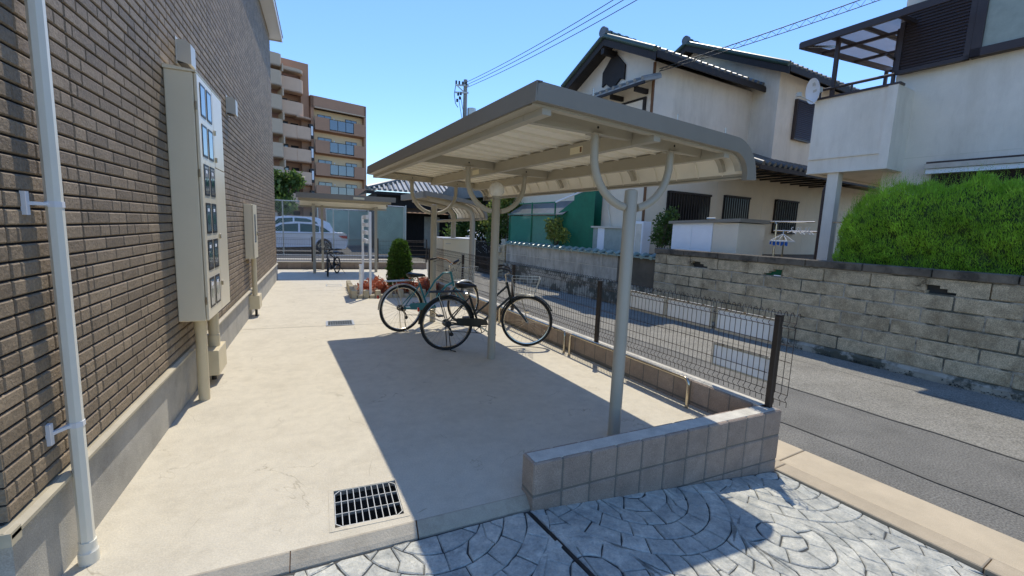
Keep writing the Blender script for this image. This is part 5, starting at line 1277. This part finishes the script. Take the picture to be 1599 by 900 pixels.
ac = thing('ac_unit', 'outdoor air conditioner unit against the white house near the downpipe', 'air conditioner', FQ, (9.0,8.55,1.0))
part('housing', MB().cbox(8.85,9.15,8.35,9.0,1.0,1.86,.01), 'panel', ac); part('side_grille', MB().box(8.845,8.85,8.4,8.6,1.05,1.8), 'wjoint', ac)
# clothes drying rails with hangers
cr = thing('drying_rack', 'steel clothes drying poles between the white shed and the porch pillar', 'drying rack', FQ, (9.6,5,1))
for z_, n_ in ((1.90,9.35),(1.72,9.6)):
    b = MB(); b.tube([(n_,5.40,z_),(n_,4.5,z_)], .016, 8); part('pole', b, 'chrome', cr)
    b = MB(); b.tube([(n_,4.2,z_),(n_,3.5,z_)], .016, 8); part('pole', b, 'chrome', cr)
b = MB(); b.tube([(9.35,5.4,1.90),(9.35,5.26,1.90),(9.35,5.22,1.85),(9.35,5.22,1.0)], .018, 8); b.tube([(9.55,5.15,1.72),(9.55,5.15,1.0)], .015, 8); part('stand', b, 'stain', cr)
pg = thing('peg_hanger', 'white clip hanger with blue pegs hanging on the drying pole', 'hanger', FQ, (9.3,5.05,1.5))
b = MB(); b.box(9.15,9.45,4.86,5.22,1.50,1.515)
for k in range(4): b.box(9.15,9.45,4.88+.1*k,4.89+.1*k,1.515,1.53)
part('frame', b, 'white', pg)
b = MB(); [b.tube([(9.3,5.04,1.66),(x,y,1.52)], .006, 5) for x in (9.16,9.44) for y in (4.88,5.2)]; b.tube([(9.3,5.04,1.66),(9.3,5.04,1.74)], .008, 5); part('hook', b, 'white', pg)
for k in range(9): b = MB(); y = 4.88+.04*k; b.box(9.16+.03*(k % 2),9.18+.03*(k % 2),y-.012,y+.012,1.42+.01*(k % 3),1.50); part('peg', b, 'blue', pg)
for k, (y, n_) in enumerate(((4.98,9.5),(4.90,9.55),(4.82,9.5),(4.74,9.55),(4.68,9.55))):
    b = MB(); b.tube([(n_,y-.09,1.66),(n_,y,1.73),(n_,y+.02,1.78),(n_,y-.01,1.80)], .008, 5); b.tube([(n_,y,1.73),(n_,y+.09,1.69)], .008, 5)
    solo('clothes_hanger', b, 'white', FQ, (n_,y,1.73), 'white plastic clothes hanger on the drying pole beside the peg hanger', 'hanger', 'clothes hangers on the drying pole')
rk = thing('metal_rack', 'metal stand with bars under the porch between the pillar and the hedge', 'rack', FQ, (9.6,3.9,1))
for n_, q_ in ((9.5,4.05),(9.5,3.75),(9.9,4.05),(9.9,3.75)): b = MB(); b.tube([(n_,q_,1.0),(n_,q_,1.62)], .014, 6); part('leg', b, 'stain', rk)
for z_ in (1.60,1.48,1.70): b = MB(); b.tube([(9.5,4.15,z_),(9.5,3.6,z_+.03)], .013, 6); part('bar', b, 'chrome', rk)
part('blue_rod', MB().box(9.3,9.34,3.72,3.76,1.0,1.42), 'blue', rk)
# ================= TILE TOPPED GARDEN WALL =================
tw = thing('garden_wall', 'grey concrete garden wall capped with pale glazed tiles', 'wall', FQ, (8.25,10.5,-.28))
for r, (z0, z1) in enumerate(((.28,.62),(.63,.97))):
    q = 7.20; L0 = 1.9
    while q < 14.2: L = min(L0*(1 if q > 7.3 or r else .45), 14.3-q); part('block', MB().cbox(8.2,8.32,q+.004,q+L-.004,z0,z1,.005), 'gwall', tw); q += L
part('footing', MB().box(8.08,8.33,7.2,14.3,-.4,.275), 'footing', tw)
part('mortar_core', MB().box(8.21,8.31,7.2,14.3,.27,.97), 'wjoint', tw)
for i in range(24):
    q = 7.2+i*.297; b = MB(); b.tube([(8.10,q+.15,.99),(8.26,q+.15,1.05),(8.42,q+.15,.99)], .055, 8); part('cap_tile', b, 'gtile', tw, smooth=60)
part('cap_base', MB().box(8.12,8.40,7.2,14.33,.965,.995), 'gtile', tw)
part('end_post', MB().box(8.18,8.34,7.13,7.195,-.4,.97), 'gwall', tw)
# green tarp enclosure
tp = thing('tarp_enclosure', 'garden enclosure of green netting and tarp with grey sheet roof behind the tile topped wall', 'enclosure', FQ, (8.9,12,1))
b = MB(); b.add([(8.5,14.6,.9),(8.5,11.7,.9),(8.5,11.7,2.0),(8.5,14.6,2.0)],[(0,1,2,3)]); part('net', b, 'net', tp)
b = MB(); b.add([(8.5,11.68,.9),(8.9,10.35,.9),(8.9,10.35,2.9),(8.75,11.0,2.55),(8.5,11.68,2.05)],[(0,1,2,3,4)]); b.add([(9.18,10.35,.9),(9.18,11.7,.9),(9.18,11.7,3),(9.18,10.35,3.0)],[(0,1,2,3)]); part('tarp', b, 'green', tp)
b = MB(); b.sheet([(8.45,2.02),(9.6,2.75)], 11.3, 14.7, .02); part('sheet_roof', b, 'tileg', tp)
for q_ in (14.6,13.1,11.75): b = MB(); b.tube([(8.48,q_,.9),(8.48,q_,2.45 if q_ < 13.5 else 2.1)], .025, 6); part('post', b, 'green', tp)
for z_ in (2.05,2.42): b = MB(); b.tube([(8.48,14.6,z_),(8.48,11.75,z_)], .02, 6); part('rail', b, 'green', tp)
b = MB(); b.tube([(8.48,11.75,2.42),(9.1,10.4,2.95)], .03, 6); part('rail', b, 'panel', tp)
b = MB(); b.box(9.2,14,11.0,15.5,2.9,3.3); part('dark_eave', b, 'dwood', tp)
# plants near it
def bush(label, c, r, n, size, m, fr=FQ, grp=None, up=.4, z0=None):
    t = thing('shrub', label, 'shrub', fr, (c[0],c[1],z0 if z0 is not None else c[2]-r[2]), grp)
    b = MB()
    for k in range(7):
        o = RS.normal(size=3)*np.array(r)*.42; crown(b, (c[0]+o[0],c[1]+o[1],c[2]+o[2]), tuple(np.array(r)*.55), n//7, size, shell=.3, up=up, lump=.4)
    part('foliage', b, m, t)
    b = MB()
    for k in range(5): b.tube([(c[0],c[1],z0 if z0 is not None else c[2]-r[2]), (c[0]+random.uniform(-1,1)*r[0]*.6, c[1]+random.uniform(-1,1)*r[1]*.6, c[2]+r[2]*.4)], [.018,.006], 5)
    part('stems', b, 'bark', t)
bush('yellow green leafy shrub in front of the green tarp', (8.45,11.55,1.55), (.16,.5,.42), 1500, .085, 'leafy', z0=.9)
bush('dark leafy shrub left of the green net enclosure', (8.8,15.1,1.6), (.5,.75,.7), 4200, .12, 'leaf', z0=.0)
bush('leafy green shrub between the two garden walls beside the white shed', (8.65,7.55,1.62), (.25,.42,.42), 1700, .075, 'leaf', z0=.9)
tree('leafy tree behind the canopy globe lamp', 9.6, 16.2, -.28, 4.0, 1.5, 8000, .15, 'leafy', clusters=12, fr=FQ)
tree('dark leafy tree by the gate on the far side of the road', 9.3, 19.5, -.28, 3.4, 1.3, 6000, .15, 'leaf', clusters=10, fr=FQ)
# gate section farther along
gw = thing('gate_wall', 'short block wall with mailbox beside the dark gate', 'wall', FQ, (8.25,15,-.28))
for r in range(5):
    for k in range(2): part('block', MB().cbox(8.2,8.35,14.42+.4*k,14.81+.4*k,-.28+.24*r,-.05+.24*r,.006), 'wblock', gw)
part('mortar_core', MB().box(8.215,8.34,14.43,15.2,-.3,.9), 'wjoint', gw); part('mailbox', MB().cbox(8.12,8.22,14.7,15.0,.62,.82,.01), 'galv', gw)
gt = thing('metal_gate', 'low dark barred metal gate across the road behind the bicycles', 'gate', FQ, (8.2,17,-.28))
for i in range(28): part('gate_bar', MB().box(8.19,8.22,15.35+.12*i,15.38+.12*i,-.2,.95), 'black', gt)
for z_ in (-.15,.35,.95): part('gate_rail', MB().box(8.18,8.23,15.25,18.8,z_-.02,z_+.02), 'black', gt)
fl = MB(); c = np.stack([8.3+.25*RS.rand(200), 15.4+3*RS.rand(200), .5+.9*RS.rand(200)],1); fl.leaves(c, .07, asp=.9); solo('white_flowers', fl, 'white', FQ, (8.4,16.5,.5), kind='stuff')
# black timber house at the end of the street
bh = thing('timber_house', 'old black timber house with pale tiled roof at the end of the street', 'building', F0, (7,27,-.3))
part('wall', MB().box(2.9,14,26.6,33,-.4,3.3), 'dwood', bh)
for i in range(44): part('wall_board', MB().box(2.92+.25*i,3.13+.25*i,26.56,26.6,-.3,3.28), 'dwood', bh)
b = MB(); b.add([(2.3,26,3.3),(14.3,26,3.3),(14.3,30,4.88),(6.9,30,4.88),(2.3,34,3.3)],[(0,1,2,3),(0,3,4)]); part('roof', b, 'tilep', bh)
b = MB(); b.prism([(33.6,3.22),(33.6,3.32),(30,4.88),(30,4.8)], 'x', 6.9, 14.3); part('roof', b, 'tilep', bh)
for i in range(42): b = MB(); f_ = min(1,(.14+.285*i)/4.6); b.tube([(2.44+.285*i,25.97,3.36),(2.44+.285*i,25.97+4.03*f_,3.36+1.58*f_)], .075, 6); part('tile_row', b, 'tilep', bh, smooth=60)
b = MB(); b.tube([(2.3,26,3.42),(6.9,30,5.0),(14.4,30,5.0)], .12, 8); part('ridge_tile', b, 'tileg', bh)
part('eave_board', MB().box(2.3,14.3,25.98,26.04,3.10,3.24), 'dwood', bh)
b = MB(); b.prism([(26.55,2.45),(25.4,2.15),(25.4,2.12),(26.55,2.38)], 'x', 4.1, 9.4); part('lean_to_roof', b, 'orange', bh)
part('door', MB().box(5.6,6.5,26.53,26.56,-.2,2.0), 'wjoint', bh); wd = part('window', MB().box(7.2,9.2,26.52,26.56,.2,1.9), 'brown', bh); part('pane', MB().box(7.5,8.1,26.50,26.52,.5,1.6), 'curtain', wd); part('pane', MB().box(8.5,9.1,26.50,26.52,.5,1.6), 'glassb', wd)
part('veranda', MB().box(2.95,13,26.1,26.56,-.2,.15), 'dwood', bh)
part('base', MB().box(2.9,14,26.45,26.6,-.4,-.25), 'gwall', bh)
# more buildings closing the view
def backhouse(label, x0, x1, y0, y1, h, m, rm, rise=1.4, fr=F0):
    t = thing('house', label, 'building', fr, ((x0+x1)/2,y0,0)); part('wall', MB().box(x0,x1,y0,y1,-.4,h), m, t)
    b = MB(); ym = (y0+y1)/2; b.prism([(y0-.5,h-.1),(y0-.5,h),(ym,h+rise),(y1+.5,h),(y1+.5,h-.1)], 'x', x0-.5, x1+.5); part('roof', b, rm, t)
    k = max(2, int((x1-x0)/2.5))
    for i in range(k): xx = x0+(x1-x0)*(i+.5)/k; w_ = part('window', MB().box(xx-.6,xx+.6,y0-.04,y0,1.0,2.2), 'brown', t); part('pane', MB().box(xx-.54,xx+.54,y0-.05,y0-.041,1.06,2.14), 'glass', w_)
backhouse('low beige house far behind the parking lot', -22, -8, 48, 56, 5, 'stucco2', 'tileg')
backhouse('low cream house behind the net fence', 2.5, 9, 44, 52, 2.6, 'stucco2', 'tilep')
backhouse('plain house behind the dark gate and trees', 9.9, 15, 17, 24, 3.0, 'dwood', 'tileg', fr=FQ)
